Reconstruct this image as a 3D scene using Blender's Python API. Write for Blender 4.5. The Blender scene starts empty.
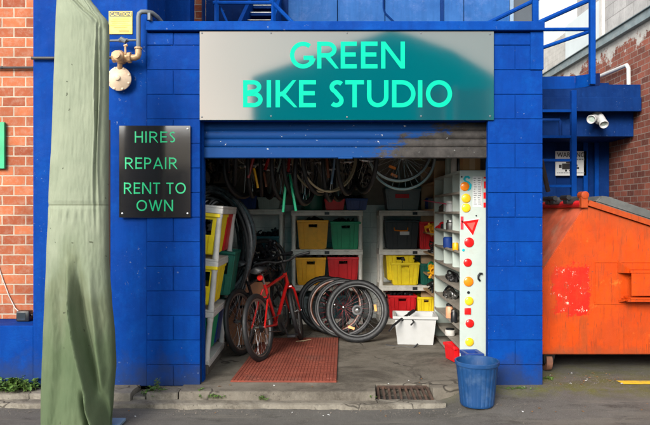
import bpy, bmesh, math, random
from mathutils import Vector, Matrix, noise
from mathutils.geometry import tessellate_polygon
random.seed(7)
R = math.radians
S = bpy.context.scene
COL = S.collection

# ------------------------------------------------------------------ camera, world, sun, exposure
FPX = 632.0                                  # focal length in photograph pixels (650 wide)
cam_d = bpy.data.cameras.new('camera')
cam = bpy.data.objects.new('camera', cam_d); COL.objects.link(cam)
cam.location = (0, 0, 1.4); cam.rotation_euler = (R(90), 0, 0)
cam_d.sensor_width = 36; cam_d.lens = 36*FPX/650; cam_d.clip_end = 800
S.camera = cam
SUN_EL, SUN_AZ = 27, -24                     # degrees; azimuth from -Y (behind the camera) towards -X
w = bpy.data.worlds.new('World'); S.world = w; w.use_nodes = True
nt = w.node_tree; nt.nodes.clear()
sky = nt.nodes.new('ShaderNodeTexSky'); sky.sky_type = 'NISHITA'; sky.sun_disc = False
sky.sun_elevation = R(SUN_EL); sky.sun_rotation = R(180+SUN_AZ*-1); sky.dust_density = 1.0; sky.air_density = 1.0
hs = nt.nodes.new('ShaderNodeHueSaturation'); hs.inputs['Saturation'].default_value = 0.16
bg = nt.nodes.new('ShaderNodeBackground'); bg.inputs['Strength'].default_value = 0.15
wo = nt.nodes.new('ShaderNodeOutputWorld')
nt.links.new(sky.outputs[0], hs.inputs['Color']); nt.links.new(hs.outputs[0], bg.inputs['Color']); nt.links.new(bg.outputs[0], wo.inputs[0])
sun_d = bpy.data.lights.new('sun', 'SUN'); sun_d.energy = 2.0; sun_d.angle = R(26); sun_d.color = (1, .95, .87)
sun = bpy.data.objects.new('sun', sun_d); COL.objects.link(sun)
sd = Vector((math.sin(R(SUN_AZ))*math.cos(R(SUN_EL)), -math.cos(R(SUN_AZ))*math.cos(R(SUN_EL)), math.sin(R(SUN_EL))))
sun.rotation_euler = sd.to_track_quat('Z', 'Y').to_euler()
vs = S.view_settings; vs.view_transform = 'Standard'; vs.look = 'None'; vs.gamma = 1; vs.exposure = 1.4; vs.use_curve_mapping = False
S.cycles.max_bounces = 8; S.cycles.diffuse_bounces = 5; S.cycles.sample_clamp_indirect = 6

# ------------------------------------------------------------------ helpers
def PX(px, Y): return (px-325)*Y/FPX
def PZ(py, Y): return 1.4+(212.5-py)*Y/FPX
def P(px, py, Y): return Vector((PX(px, Y), Y, PZ(py, Y)))

def nb(): return bmesh.new()
def hexa(bm, c):
    v = [bm.verts.new(p) for p in c]
    for f in ((0,3,2,1),(4,5,6,7),(0,1,5,4),(1,2,6,5),(2,3,7,6),(3,0,4,7)): bm.faces.new([v[i] for i in f])
    return v
def box(bm, x0, x1, y0, y1, z0, z1, bev=0, seg=1):
    v = hexa(bm, [(x0,y0,z0),(x1,y0,z0),(x1,y1,z0),(x0,y1,z0),(x0,y0,z1),(x1,y0,z1),(x1,y1,z1),(x0,y1,z1)])
    if bev:
        e = list({e for q in v for e in q.link_edges})
        bmesh.ops.bevel(bm, geom=e, offset=bev, segments=seg, affect='EDGES', profile=.5)
    return v
def frame_of(d):
    d = d.normalized(); a = Vector((0,0,1)) if abs(d.z) < .9 else Vector((1,0,0))
    u = d.cross(a).normalized(); return u, d.cross(u).normalized()
def loft(bm, rings, cap=True, closed=False):
    vr = [[bm.verts.new(p) for p in r] for r in rings]; n = len(vr[0])
    pairs = list(zip(vr, vr[1:])) + ([(vr[-1], vr[0])] if closed else [])
    for a, b in pairs:
        for i in range(n): bm.faces.new((a[i], a[(i+1) % n], b[(i+1) % n], b[i])).smooth = True
    if cap and not closed:
        bm.faces.new(vr[0][::-1]); bm.faces.new(vr[-1])
def rod(bm, a, b, r0, r1=None, n=10):
    a, b = Vector(a), Vector(b); r1 = r0 if r1 is None else r1; u, v = frame_of(b-a)
    loft(bm, [[p+(u*math.cos(t)+v*math.sin(t))*r for t in [2*math.pi*i/n for i in range(n)]] for p, r in ((a, r0), (b, r1))])
def tube(bm, pts, r, n=8, closed=False):
    pts = [Vector(p) for p in pts]; m = len(pts); rings = []; u = None
    for i, p in enumerate(pts):
        d = (pts[(i+1) % m]-pts[i-1]) if closed else (pts[min(i+1, m-1)]-pts[max(i-1, 0)])
        d.normalize()
        if u is None: u, v = frame_of(d)
        u = (u-d*u.dot(d)).normalized(); v = d.cross(u); rr = r[i] if isinstance(r, (list, tuple)) else r
        rings.append([p+(u*math.cos(t)+v*math.sin(t))*rr for t in [2*math.pi*k/n for k in range(n)]])
    loft(bm, rings, closed=closed)
def lathe(bm, c, prof, n=24, axis=(0,0,1), cap=True):
    c, d = Vector(c), Vector(axis).normalized(); u, v = frame_of(d)
    loft(bm, [[c+d*h+(u*math.cos(t)+v*math.sin(t))*r for t in [2*math.pi*k/n for k in range(n)]] for r, h in prof], cap)
def torus(bm, c, u, v, R0, r, n=48, m=10, sx=1, sy=1, flat=1):
    c, u, v = Vector(c), Vector(u), Vector(v); w_ = u.cross(v).normalized(); rings = []
    for i in range(n):
        t = 2*math.pi*i/n; d = u*math.cos(t)*sx+v*math.sin(t)*sy; p = c+d*R0; dn = d.normalized()
        rings.append([p+dn*math.cos(q)*r+w_*math.sin(q)*r*flat for q in [2*math.pi*k/m for k in range(m)]])
    loft(bm, rings, closed=True)
def prism(bm, poly, y0, y1):                 # an outline in XZ pushed along Y
    n = len(poly); a = [bm.verts.new((x, y0, z)) for x, z in poly]; b = [bm.verts.new((x, y1, z)) for x, z in poly]
    bm.faces.new(a); bm.faces.new(b[::-1])
    for i in range(n): bm.faces.new((a[i], b[i], b[(i+1) % n], a[(i+1) % n]))
def disc(bm, c, r, d, th=.004, n=24): lathe(bm, c, [(r, 0), (r, th*.6), (r*.86, th)], n, d)

def make(name, bm, m, parent=None, smooth=True, ang=35, world=True):
    if parent is not None and world:
        bmesh.ops.transform(bm, matrix=wmat(parent).inverted(), verts=bm.verts)
    bmesh.ops.recalc_face_normals(bm, faces=bm.faces)
    me = bpy.data.meshes.new(name); bm.to_mesh(me); bm.free()
    for q in (m if isinstance(m, (list, tuple)) else [m]): me.materials.append(q)
    if smooth:
        me.set_sharp_from_angle(angle=R(ang))
    o = bpy.data.objects.new(name, me); COL.objects.link(o)
    if parent is not None: o.parent = parent
    return o
def wmat(o):
    m = Matrix.LocRotScale(o.location, o.rotation_euler, o.scale)
    return wmat(o.parent) @ m if o.parent else m
def local(name, bm, m, parent, **k): return make(name, bm, m, parent, world=False, **k)
def tag(o, label, cat, group=None):
    o['label'] = label; o['category'] = cat
    if group: o['group'] = group
    return o
def thing(name, label, cat, loc=(0,0,0), rot=(0,0,0), group=None):
    o = bpy.data.objects.new(name, None); COL.objects.link(o); o.location = loc; o.rotation_euler = rot
    o.empty_display_size = .1
    return tag(o, label, cat, group)
def struct(name, bm, m, **k):
    o = make(name, bm, m, **k); o['kind'] = 'structure'; return o
def dup(o, loc=None, rot=None, label=None, parent=None):
    c = o.copy(); COL.objects.link(c); c.parent = parent
    if loc is not None: c.location = loc
    if rot is not None: c.rotation_euler = rot
    if label: c['label'] = label
    for ch in list(o.children): dup(ch, parent=c)
    return c

# ------------------------------------------------------------------ materials
class G:                                     # thin wrapper over a material's node tree
    def __init__(s, name):
        s.m = bpy.data.materials.new(name); s.m.use_nodes = True; s.t = s.m.node_tree
        s.b = s.t.nodes['Principled BSDF']; s.tc = s.n('ShaderNodeTexCoord')
    def n(s, k, **p):
        q = s.t.nodes.new(k)
        for a, b in p.items(): setattr(q, a, b)
        return q
    def l(s, a, b): s.t.links.new(a, b)
    def put(s, sock, v):
        if hasattr(v, 'is_output'): s.l(v, sock)
        else: sock.default_value = v if not isinstance(v, tuple) or len(v) != 3 or sock.type != 'RGBA' else (*v, 1)
    def co(s, scale=(1,1,1), rot=(0,0,0), loc=(0,0,0)):
        q = s.n('ShaderNodeMapping'); s.l(s.tc.outputs['Object'], q.inputs[0])
        q.inputs['Scale'].default_value = scale; q.inputs['Rotation'].default_value = rot; q.inputs['Location'].default_value = loc
        return q.outputs[0]
    def noise(s, scale, detail=4, rough=.6, vec=None, dist=0):
        q = s.n('ShaderNodeTexNoise'); s.l(vec or s.tc.outputs['Object'], q.inputs['Vector'])
        q.inputs['Scale'].default_value = scale; q.inputs['Detail'].default_value = detail
        q.inputs['Roughness'].default_value = rough; q.inputs['Distortion'].default_value = dist
        return q.outputs['Fac']
    def ramp(s, f, lo, hi, a=0., b=1.):
        q = s.n('ShaderNodeMapRange'); s.l(f, q.inputs['Value'])
        for i, v in (('From Min', lo), ('From Max', hi), ('To Min', a), ('To Max', b)): q.inputs[i].default_value = v
        return q.outputs[0]
    def mix(s, f, a, b, mode='MIX'):
        q = s.n('ShaderNodeMix', data_type='RGBA', blend_type=mode)
        s.put(q.inputs[0], f); s.put(q.inputs[6], a); s.put(q.inputs[7], b); return q.outputs[2]
    def math(s, op, a, b=0.):
        q = s.n('ShaderNodeMath', operation=op); s.put(q.inputs[0], a); s.put(q.inputs[1], b); q.use_clamp = False
        return q.outputs[0]
    def xyz(s, vec=None):
        q = s.n('ShaderNodeSeparateXYZ'); s.l(vec or s.tc.outputs['Object'], q.inputs[0]); return q.outputs
    def bump(s, h, strength=.3, dist=.01):
        q = s.n('ShaderNodeBump'); q.inputs['Strength'].default_value = strength; q.inputs['Distance'].default_value = dist
        s.l(h, q.inputs['Height']); s.l(q.outputs[0], s.b.inputs['Normal'])
    def out(s, col, rough=.5, metal=0., spec=.5):
        s.put(s.b.inputs['Base Color'], col); s.put(s.b.inputs['Roughness'], rough); s.put(s.b.inputs['Metallic'], metal)
        s.b.inputs['Specular IOR Level'].default_value = spec; return s.m
def sc(c, k): return tuple(min(1, v*k) for v in c)
def M(name, c, rough=.5, metal=0., var=.25, scale=9, bump=0., bs=60, dirt=None, da=.5, ds=5, spec=.5):
    g = G(name); col = g.mix(g.ramp(g.noise(scale), .3, .7), sc(c, 1-var), sc(c, 1+var*.5))
    if dirt: col = g.mix(g.ramp(g.noise(ds, 8, .7), .5, .72, 0, da), col, dirt)
    if bump: g.bump(g.noise(bs, 3), bump, .004)
    return g.out(col, g.ramp(g.noise(scale*2), .3, .7, rough*.85, min(1, rough*1.2)), metal, spec)

BLUE = (.0002, .0345, .225)
def blue_paint(name, c=BLUE, grime=.8):
    g = G(name)
    n1 = g.ramp(g.noise(2.2, 6, .65), .35, .7)
    col = g.mix(n1, sc(c, .82), (c[0]*1.5, c[1]*1.25, c[2]*1.1))
    col = g.mix(g.ramp(g.noise(9, 5, .6, g.co((2.2, 2.2, .22))), .45, .75, 0, .5), col, sc(c, .62))
    col = g.mix(g.ramp(g.noise(5, 6, .75), .5, .68, 0, .5), col, (c[0]*4, c[1]*1.7, c[2]*1.25))
    z = g.xyz()[2]
    col = g.mix(g.ramp(g.noise(16, 8, .75), .60, .70, 0, .3), col, (.012, .07, .30))            # scuffed paler paint
    wz = g.math('ADD', z, g.ramp(g.noise(5, 5, .7), .2, .8, -.22, .22))
    col = g.mix(g.ramp(wz, .0, .26, grime, 0), col, (.02, .035, .09))                          # splash dirt along the foot of the wall
    col = g.mix(g.math('MULTIPLY', g.ramp(g.noise(38, 3, .5), .69, .71, 0, .7), g.ramp(g.noise(2.6, 3), .5, .6)), col, (.12, .16, .26))              # chips
    g.bump(g.math('ADD', g.noise(170, 5, .7), g.math('MULTIPLY', g.noise(24, 4, .6), 1.5)), .5, .0035)
    return g.out(col, g.ramp(g.noise(7), .3, .7, .55, .75), spec=.07)
m_blue = blue_paint('blue_masonry_paint')
m_blue2 = blue_paint('blue_painted_steel', (.0003, .039, .24), 0)
m_blue3 = blue_paint('weathered_blue_board', (.02, .085, .27), 0)
m_blue4 = blue_paint('dark_blue_paint', (.002, .022, .12), 0)
def brick_mat(name, c1, c2, mortar, sx='x', bw=.205, bh=.086, mo=.012, paint=None, bs=.8):
    g = G(name); o = g.xyz(); cv = g.n('ShaderNodeCombineXYZ')
    g.l(o[0 if sx == 'x' else 1], cv.inputs[0]); g.l(o[2], cv.inputs[1])
    wob = g.n('ShaderNodeVectorMath', operation='ADD'); g.l(cv.outputs[0], wob.inputs[0])
    nz = g.n('ShaderNodeTexNoise'); nz.inputs['Scale'].default_value = 18; g.l(g.tc.outputs['Object'], nz.inputs['Vector'])
    sc2 = g.n('ShaderNodeVectorMath', operation='MULTIPLY_ADD'); g.l(nz.outputs['Color'], sc2.inputs[0]); sc2.inputs[1].default_value = (.006,)*3; sc2.inputs[2].default_value = (-.003,)*3
    g.l(sc2.outputs[0], wob.inputs[1])
    b = g.n('ShaderNodeTexBrick'); g.l(wob.outputs[0], b.inputs['Vector'])
    b.inputs['Scale'].default_value = 1; b.inputs['Brick Width'].default_value = bw; b.inputs['Row Height'].default_value = bh
    b.inputs['Mortar Size'].default_value = mo/2; b.inputs['Mortar Smooth'].default_value = .25; b.inputs['Bias'].default_value = .1
    b.inputs['Color1'].default_value = (*c1, 1); b.inputs['Color2'].default_value = (*c2, 1); b.inputs['Mortar'].default_value = (*mortar, 1)
    col = g.mix(g.ramp(g.noise(26, 6, .7), .45, .7, 0, .35), b.outputs['Color'], sc(mortar, .8))
    col = g.mix(g.ramp(g.noise(3, 4), .35, .7, 0, .4), col, sc(c1, .45))
    h = g.math('SUBTRACT', 1., b.outputs['Fac'])
    if paint: col = paint(g, col)
    g.bump(g.math('ADD', h, g.math('MULTIPLY', g.noise(90, 4), .3)), bs, .006)
    return g.out(col, .85, spec=.25)
m_brick = brick_mat('orange_red_brick', (.21, .045, .020), (.45, .130, .052), (.45, .385, .30))
def peel(g, col):                            # pale render over the brick, broken along a ragged lower edge
    z = g.math('ADD', g.xyz()[2], g.ramp(g.noise(3.2, 7, .7), .25, .75, -.38, .38))
    return g.mix(g.ramp(z, 3.84, 3.90), col, g.mix(g.ramp(g.noise(6, 6), .3, .7), (.36, .34, .31), (.52, .50, .46)))
m_brick2 = brick_mat('dark_red_brick', (.10, .028, .020), (.29, .082, .050), (.30, .24, .20), 'y', paint=peel)
m_cblock = brick_mat('grey_concrete_block', (.36, .35, .34), (.50, .485, .47), (.26, .25, .24), 'y', .4, .2, .012, bs=.5)
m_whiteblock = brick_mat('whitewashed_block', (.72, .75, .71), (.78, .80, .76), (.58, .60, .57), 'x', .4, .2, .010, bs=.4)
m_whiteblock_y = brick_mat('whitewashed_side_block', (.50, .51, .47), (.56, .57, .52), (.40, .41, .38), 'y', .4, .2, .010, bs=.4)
def concrete(name, a, b, st, s=1., crack=True):
    g = G(name)
    col = g.mix(g.ramp(g.noise(3*s, 8, .7), .3, .7), a, b)
    col = g.mix(g.ramp(g.noise(1.5*s, 6, .75, dist=.6), .47, .62, 0, .78), col, st)
    col = g.mix(g.ramp(g.noise(70, 4, .8), .5, .75, 0, .35), col, sc(b, 1.35))
    col = g.mix(g.ramp(g.noise(38, 3, .5), .66, .72, 0, .6), col, sc(st, .5))
    h = g.noise(60, 8, .8)
    if crack:
        v = g.n('ShaderNodeTexVoronoi', feature='DISTANCE_TO_EDGE'); v.inputs['Scale'].default_value = 1.3*s
        nz = g.n('ShaderNodeTexNoise'); nz.inputs['Scale'].default_value = 4; g.l(g.tc.outputs['Object'], nz.inputs['Vector'])
        ad = g.n('ShaderNodeVectorMath', operation='MULTIPLY_ADD'); g.l(nz.outputs['Color'], ad.inputs[0]); ad.inputs[1].default_value = (.35,)*3; g.l(g.tc.outputs['Object'], ad.inputs[2])
        g.l(ad.outputs[0], v.inputs['Vector'])
        ck = g.ramp(v.outputs['Distance'], .004, .014, 1, 0)
        ck = g.math('MULTIPLY', ck, g.ramp(g.noise(1.7, 2), .45, .55))
        col = g.mix(g.math('MULTIPLY', ck, .75), col, sc(st, .4)); h = g.math('SUBTRACT', h, g.math('MULTIPLY', ck, .8))
    g.bump(g.math('ADD', h, g.math('MULTIPLY', g.noise(260, 3, .8), .5)), .8, .009)
    return g.out(col, g.ramp(g.noise(4*s, 5), .3, .7, .72, .95), spec=.3)
m_floor = concrete('garage_concrete', (.105, .090, .070), (.21, .185, .15), (.048, .039, .03))
m_kerb = concrete('weathered_kerb_concrete', (.16, .14, .11), (.27, .245, .20), (.07, .058, .045), 1.6)
def asphalt():
    g = G('patched_asphalt'); o = g.xyz()
    col = g.mix(g.ramp(g.noise(2, 8, .7), .3, .7), (.088, .081, .072), (.145, .136, .122))
    cv = g.co((.35, 2.6, 1)); col = g.mix(g.ramp(g.noise(2.4, 6, .7, cv), .52, .62, 0, .75), col, (.165, .15, .125))
    col = g.mix(g.ramp(g.noise(3.1, 8, .75, g.co((.8, 2.0, 1), loc=(3, 1, 0))), .53, .68, 0, .75), col, (.035, .03, .025))
    moss = g.math('MULTIPLY', g.ramp(g.noise(5, 7, .75), .40, .62), g.math('MULTIPLY', g.ramp(o[1], 4.86, 5.0), g.ramp(o[1], 6.2, 5.2)))
    moss = g.math('MULTIPLY', moss, g.ramp(o[0], .7, 1.2))
    col = g.mix(g.math('MULTIPLY', moss, .9), col, (.125, .125, .022))
    col = g.mix(g.ramp(g.noise(95, 4, .85), .54, .64, 0, .7), col, (.19, .18, .165))
    g.bump(g.noise(210, 6, .85), 1., .008)
    return g.out(col, g.ramp(g.noise(5), .35, .65, .7, .95), spec=.3)
m_road = asphalt()
def orange():
    g = G('worn_orange_paint'); o = g.xyz()
    col = g.mix(g.ramp(g.noise(3, 6, .65), .3, .7), (.40, .036, .001), (.53, .060, .002))
    col = g.mix(g.ramp(g.noise(6, 8, .75, g.co((1, 1, .3))), .50, .64, 0, .7), col, (.27, .05, .01))
    # red remains of a large torn sticker
    ex = g.math('ABSOLUTE', g.math('SUBTRACT', o[0], -.553)); ez = g.math('ABSOLUTE', g.math('SUBTRACT', o[2], .712))
    e = g.math('MAXIMUM', g.math('DIVIDE', ex, .155), g.math('DIVIDE', ez, .215))
    e = g.math('ADD', e, g.ramp(g.noise(5, 9, .78), .25, .75, -.6, .6))
    fr = g.math('MULTIPLY', g.ramp(e, 1.04, .96), g.ramp(o[1], .06, .04))
    col = g.mix(fr, col, (.55, .012, .004))
    fl = g.math('MULTIPLY', fr, g.ramp(g.noise(14, 8, .8), .585, .61)); col = g.mix(fl, col, (.78, .62, .48))
    col = g.mix(g.ramp(g.noise(20, 6, .75), .635, .66, 0, .75), col, (.09, .045, .03))
    zl = g.math('ADD', o[2], g.ramp(g.noise(7, 5, .7), .2, .8, -.07, .07))
    col = g.mix(g.ramp(zl, .15, .24, .75, 0), col, (.16, .05, .02))
    col = g.mix(g.ramp(g.noise(9, 7, .8, g.co((3, 3, .25))), .54, .64, 0, .6), col, (.16, .028, .008))
    col = g.mix(g.ramp(g.noise(4, 6, .8, g.co((1, 1, 1), loc=(5, 2, 1))), .60, .66, 0, .5), col, (.78, .16, .02))
    zt = g.math('ADD', g.math('ADD', o[2], g.math('MULTIPLY', o[0], .325)), g.ramp(g.noise(6, 6, .75), .2, .8, -.12, .12))
    col = g.mix(g.ramp(zt, 1.17, 1.31, 0, .6), col, (.26, .05, .012))
    col = g.mix(g.ramp(g.noise(1.7, 7, .72, g.co((1, 1, 1), loc=(2, 7, 3))), .46, .60, 0, .5), col, (.30, .04, .008))
    sn = g.noise(7, 2, .5, g.co((14, 1, .8), rot=(0, .6, 0)))
    col = g.mix(g.ramp(sn, .66, .675, 0, .6), col, (.10, .03, .015))
    g.bump(g.math('ADD', g.noise(9, 5, .6), g.math('MULTIPLY', g.noise(2.5, 2, .5), 3.)), .35, .012)
    return g.out(col, g.ramp(g.noise(8), .3, .7, .42, .7), spec=.2)
m_orange = orange()
m_orangered = M('faded_red_orange_paint', (.60, .115, .05), .6, var=.4, scale=5, dirt=(.45, .24, .16), da=.75, ds=4, bump=.3)
def curtain():
    g = G('scraped_roller_paint'); o = g.xyz()
    col = g.mix(g.ramp(g.noise(3, 6, .65, g.co((.4, 1, 3))), .3, .7), (.002, .030, .13), (.002, .044, .17))
    e = g.math('ADD', o[0], g.ramp(g.noise(5, 9, .82, g.co((1, 1, 3))), .25, .75, -.55, .55))
    e = g.math('SUBTRACT', e, g.ramp(o[2], 1.93, 2.15, -.05, .5))
    col = g.mix(g.ramp(e, .44, .60), col, g.mix(g.ramp(g.noise(9, 6, .7), .3, .7), (.016, .015, .014), (.06, .053, .049)))
    col = g.mix(g.ramp(g.noise(24, 5, .7, g.co((1, 1, 1.6))), .67, .69, 0, .9), col, (.42, .42, .41))
    col = g.mix(g.ramp(g.noise(12, 7, .75, g.co((.5, 1, 6))), .60, .70, 0, .8), col, (.012, .016, .026))
    return g.out(col, .65, 0, .15)
m_curtain = curtain()
g = G('teal_reflection_board')                   # diffuse teal stands in for part of the house's reflection; warm-tinted gloss mixed in
df = g.n('ShaderNodeBsdfDiffuse'); df.inputs['Color'].default_value = (.0, .10, .13, 1)
gl = g.n('ShaderNodeBsdfGlossy'); gl.inputs['Color'].default_value = (.27, .205, .165, 1); g.l(g.ramp(g.noise(3, 4), .3, .7, .05, .07), gl.inputs['Roughness'])
mx = g.n('ShaderNodeMixShader'); mx.inputs[0].default_value = .5; g.l(df.outputs[0], mx.inputs[1]); g.l(gl.outputs[0], mx.inputs[2])
g.l(mx.outputs[0], g.t.nodes['Material Output'].inputs['Surface']); m_signboard = g.m
m_mint = M('mint_green_vinyl', (.0, .40, .25), .6, var=.05, spec=.08)
m_mint2 = M('spring_green_vinyl', (.0, .42, .16), .4, var=.05)
m_blackgloss = M('glossy_black_board', (.012, .012, .013), .09, var=.1, spec=1.0)
m_blackgloss.node_tree.nodes['Principled BSDF'].inputs['Coat Weight'].default_value = .8
m_blackgloss.node_tree.nodes['Principled BSDF'].inputs['Coat Roughness'].default_value = .08
m_white = M('grubby_white_plastic', (.54, .515, .475), .5, var=.12, dirt=(.22, .19, .15), da=.55, ds=7)
m_whiteclean = M('white_plastic', (.47, .47, .46), .4, var=.06, dirt=(.4, .38, .34), da=.3, ds=6)
m_grimeshelf = M('greyed_white_plastic', (.68, .65, .58), .55, var=.15, dirt=(.25, .22, .18), da=.5, ds=6)
def plastic(name, c): return M(name, c, .42, var=.12, scale=6, dirt=sc(c, .4), da=.35, ds=8)
m_yellow = plastic('lemon_yellow_plastic', (.88, .66, .010)); m_amber = plastic('amber_yellow_plastic', (.90, .42, .006))
m_green = plastic('green_plastic', (.004, .30, .12)); m_dgreen = plastic('dark_green_plastic', (.006, .11, .075))
m_red = plastic('red_plastic', (.62, .008, .012)); m_dblue = plastic('dark_blue_plastic', (.012, .045, .22))
m_tealp = plastic('teal_plastic', (.012, .085, .10)); m_blackp = plastic('black_plastic', (.010, .011, .013))
m_greyp = plastic('slate_grey_plastic', (.14, .18, .19)); m_basket = plastic('pale_grey_green_plastic', (.36, .43, .38))
m_bucket = M('azure_bucket_plastic', (.003, .045, .15), .5, var=.2, scale=6, dirt=(.10, .16, .24), da=.35, ds=9)
m_rubber = M('tyre_rubber', (.013, .013, .014), .5, var=.3, scale=30, dirt=(.035, .032, .029), da=.4, ds=12, bump=.5, bs=150)
m_tube = M('inner_tube_rubber', (.085, .09, .095), .26, var=.3, scale=10, dirt=(.12, .12, .12), da=.5, ds=6)
m_steel = M('steel', (.55, .55, .54), .3, 1., var=.2, scale=30)
m_alu = M('brushed_aluminium', (.34, .34, .33), .42, 1., var=.15, scale=20)
m_redspoke = M('red_spoke_paint', (.30, .006, .012), .4)
m_darkalu = M('dull_dark_aluminium', (.055, .055, .055), .5, .9, var=.3)
m_iron = M('rusty_cast_iron', (.085, .055, .042), .75, .4, var=.4, scale=25, dirt=(.16, .07, .035), da=.6, ds=18, bump=.5)
m_redpaint = M('red_bike_enamel', (.42, .009, .009), .22, var=.08, spec=.6)
m_blackpaint = M('black_bike_enamel', (.015, .015, .018), .28, var=.1)
m_greenpaint = M('green_bike_enamel', (.01, .34, .16), .3, var=.1)
m_bronze = M('faded_copper_enamel', (.20, .055, .02), .4, var=.15); m_tan = M('tan_rubber', (.32, .24, .14), .6)
m_darkmetal = M('dark_metal', (.035, .034, .035), .45, .6, var=.3)
m_leather = M('saddle_vinyl', (.018, .018, .02), .45)
m_amberlens = M('amber_reflector', (.85, .25, .008), .2); m_redlens = M('red_reflector', (.72, .012, .012), .22)
m_yellens = M('yellow_reflector', (.88, .52, .02), .22); m_orlens = M('orange_reflector', (.86, .22, .01), .22)
m_brass = M('tarnished_cream_brass', (.50, .31, .16), .45, .2, var=.3, dirt=(.2, .1, .05), da=.6, ds=25)
m_cream = M('cream_enamel', (.62, .47, .33), .45, var=.12, dirt=(.35, .22, .12), da=.5, ds=20)
m_galv = M('galvanised_pipe', (.12, .135, .15), .6, .2, var=.25)
m_pipeblue = M('blue_grey_pipe_paint', (.16, .24, .34), .5, var=.25)
m_pipeblack = M('black_pipe', (.03, .03, .032), .5)
m_caution = M('faded_yellow_sign_face', (.66, .45, .06), .5, var=.08); m_ink = M('black_ink', (.015, .015, .015), .5)
m_greyink = M('grey_ink', (.17, .18, .19), .6); m_paper = M('white_paper', (.58, .59, .58), .6, var=.05)
m_lip = M('grey_brown_shelf_lip', (.26, .23, .19), .6, var=.25)
m_cab = M('pale_mint_steel_enamel', (.43, .49, .45), .42, var=.08, dirt=(.30, .28, .22), da=.4, ds=9)
m_ply = M('orange_brown_plywood', (.34, .125, .045), .6, var=.3, scale=4)
m_pine = M('raw_pine', (.50, .33, .18), .6, var=.2, scale=5, dirt=(.2, .12, .06), da=.4, ds=8)
m_card = M('brown_cardboard', (.42, .23, .09), .8, var=.15); m_tealst = M('teal_sticker', (.0, .42, .48), .4)
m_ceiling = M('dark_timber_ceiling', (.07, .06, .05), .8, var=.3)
m_lidgrey = M('dark_grey_lid_plastic', (.075, .078, .074), .6, var=.3, scale=8, dirt=(.2, .19, .17), da=.4, ds=10)
m_rust = M('rusty_wheel', (.20, .085, .05), .8, var=.4, scale=20)
m_leaf = M('weed_leaf', (.075, .15, .022), .6, var=.5, scale=30); m_stem = M('weed_stem', (.10, .12, .035), .7)
m_dryleaf = M('dry_leaf', (.22, .11, .04), .8, var=.5, scale=20)
m_yline = M('worn_yellow_road_paint', (.66, .45, .02), .75, var=.15, dirt=(.13, .12, .10), da=.9, ds=11)
m_glass = M('dark_window_glass', (.02, .03, .04), .06, spec=.8)
m_whitewall = M('white_rendered_wall', (.40, .41, .40), .7, var=.08, scale=2)
m_teal_wall = M('teal_wall_paint', (.0, .74, .88), .9, var=.06, scale=1, spec=.0)
m_beige_wall = M('beige_wall_render', (.82, .70, .53), .8, var=.1, scale=1)
m_greysteel = M('green_grey_steel', (.17, .22, .23), .5, .3, var=.3, dirt=(.35, .34, .3), da=.6, ds=7)
m_palepanel = M('pale_grey_panel', (.55, .60, .60), .5, var=.1, scale=3)
# ------------------------------------------------------------------ setting: ground
def ground_z(x, y):
    t = min(1, max(0, (x-.88)/.35)); t = t*t*(3-2*t)
    r = -.1+.096*min(1, max(0, (y-4.5)/.6))
    far = -.004 if y > 5.35 else -.1
    z = (1-t)*(far if x > .88 or y > 5.35 else -.1)+t*r
    return z
bm = nb()
xs = [-60, -12, -5, -3]+[-2.5+.1*i for i in range(66)]+[4.6, 6, 12, 60]
ys = [-60, -12, -4, 0, 2, 3.5]+[4+.08*i for i in range(20)]+[5.7, 6.5, 9, 14, 25, 60]
gv = [[bm.verts.new((x, y, ground_z(x, y)+(noise.noise((x*1.7, y*2.3, 0))*.012 if 3.4 < y < 5.2 and abs(x) < 4 else 0))) for x in xs] for y in ys]
for j in range(len(ys)-1):
    for i in range(len(xs)-1): bm.faces.new((gv[j][i], gv[j][i+1], gv[j+1][i+1], gv[j+1][i])).smooth = True
struct('road', bm, m_road)

def rough_slab(name, outline, z0, z1, m, amp=.012, cell=.022):
    """a slab whose outline is broken into short wandering edges and whose arris is worn"""
    pts = []
    for (a, b) in zip(outline, outline[1:]+outline[:1]):
        a, b = Vector((*a, 0)), Vector((*b, 0)); n = max(1, int((b-a).length/cell)) if min(a.y, b.y) < 5.3 else 1
        for i in range(n): pts.append(a.lerp(b, i/n))
    q = []
    for p in pts:
        k = amp if p.y < 5.3 else 0
        q.append(Vector((p.x+noise.noise((p.x*9, p.y*9, 3))*k, p.y+(noise.noise((p.x*8, p.y*8, 7))+noise.noise((p.x*25, p.y*25, 1))*.6+noise.noise((p.x*70, p.y*70, 5))*.5)*k, 0)))
    bm = nb(); c = sum(q, Vector())/len(q)
    def ring(d, z): return [bm.verts.new((p.x, p.y+(d if p.y < 5.2 else 0), z+(noise.noise((p.x*14, p.y*3, z))*.006 if d > 0 else 0))) for p in q]
    r0, r1, r2 = ring(0, z0), ring(.003, z1-.009), ring(.012, z1)
    n = len(q)
    for a, b in ((r0, r1), (r1, r2)):
        for i in range(n): bm.faces.new((a[i], a[(i+1) % n], b[(i+1) % n], b[i]))
    for v in r2: v.co.z = z1
    for tr in tessellate_polygon([[v.co.copy() for v in r2]]): bm.faces.new([r2[i] for i in tr])
    return struct(name, bm, m, ang=50)
rough_slab('garage_floor', [(-1.14, 4.93), (.40, 4.92), (.405, 5.15), (.845, 5.15), (.86, 5.02), (1.12, 5.08), (1.70, 5.32), (1.70, 8.5), (-1.55, 8.5), (-1.55, 5.36), (-1.16, 5.36)], -.12, 0, m_floor)
rough_slab('kerb', [(-4.5, 4.84), (-2.0, 4.83), (-.2, 4.81), (.40, 4.80), (.93, 4.84), (.90, 4.93), (.845, 4.935), (.4, 4.935), (-4.5, 4.96)], -.13, -.066, m_kerb, .018)
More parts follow.
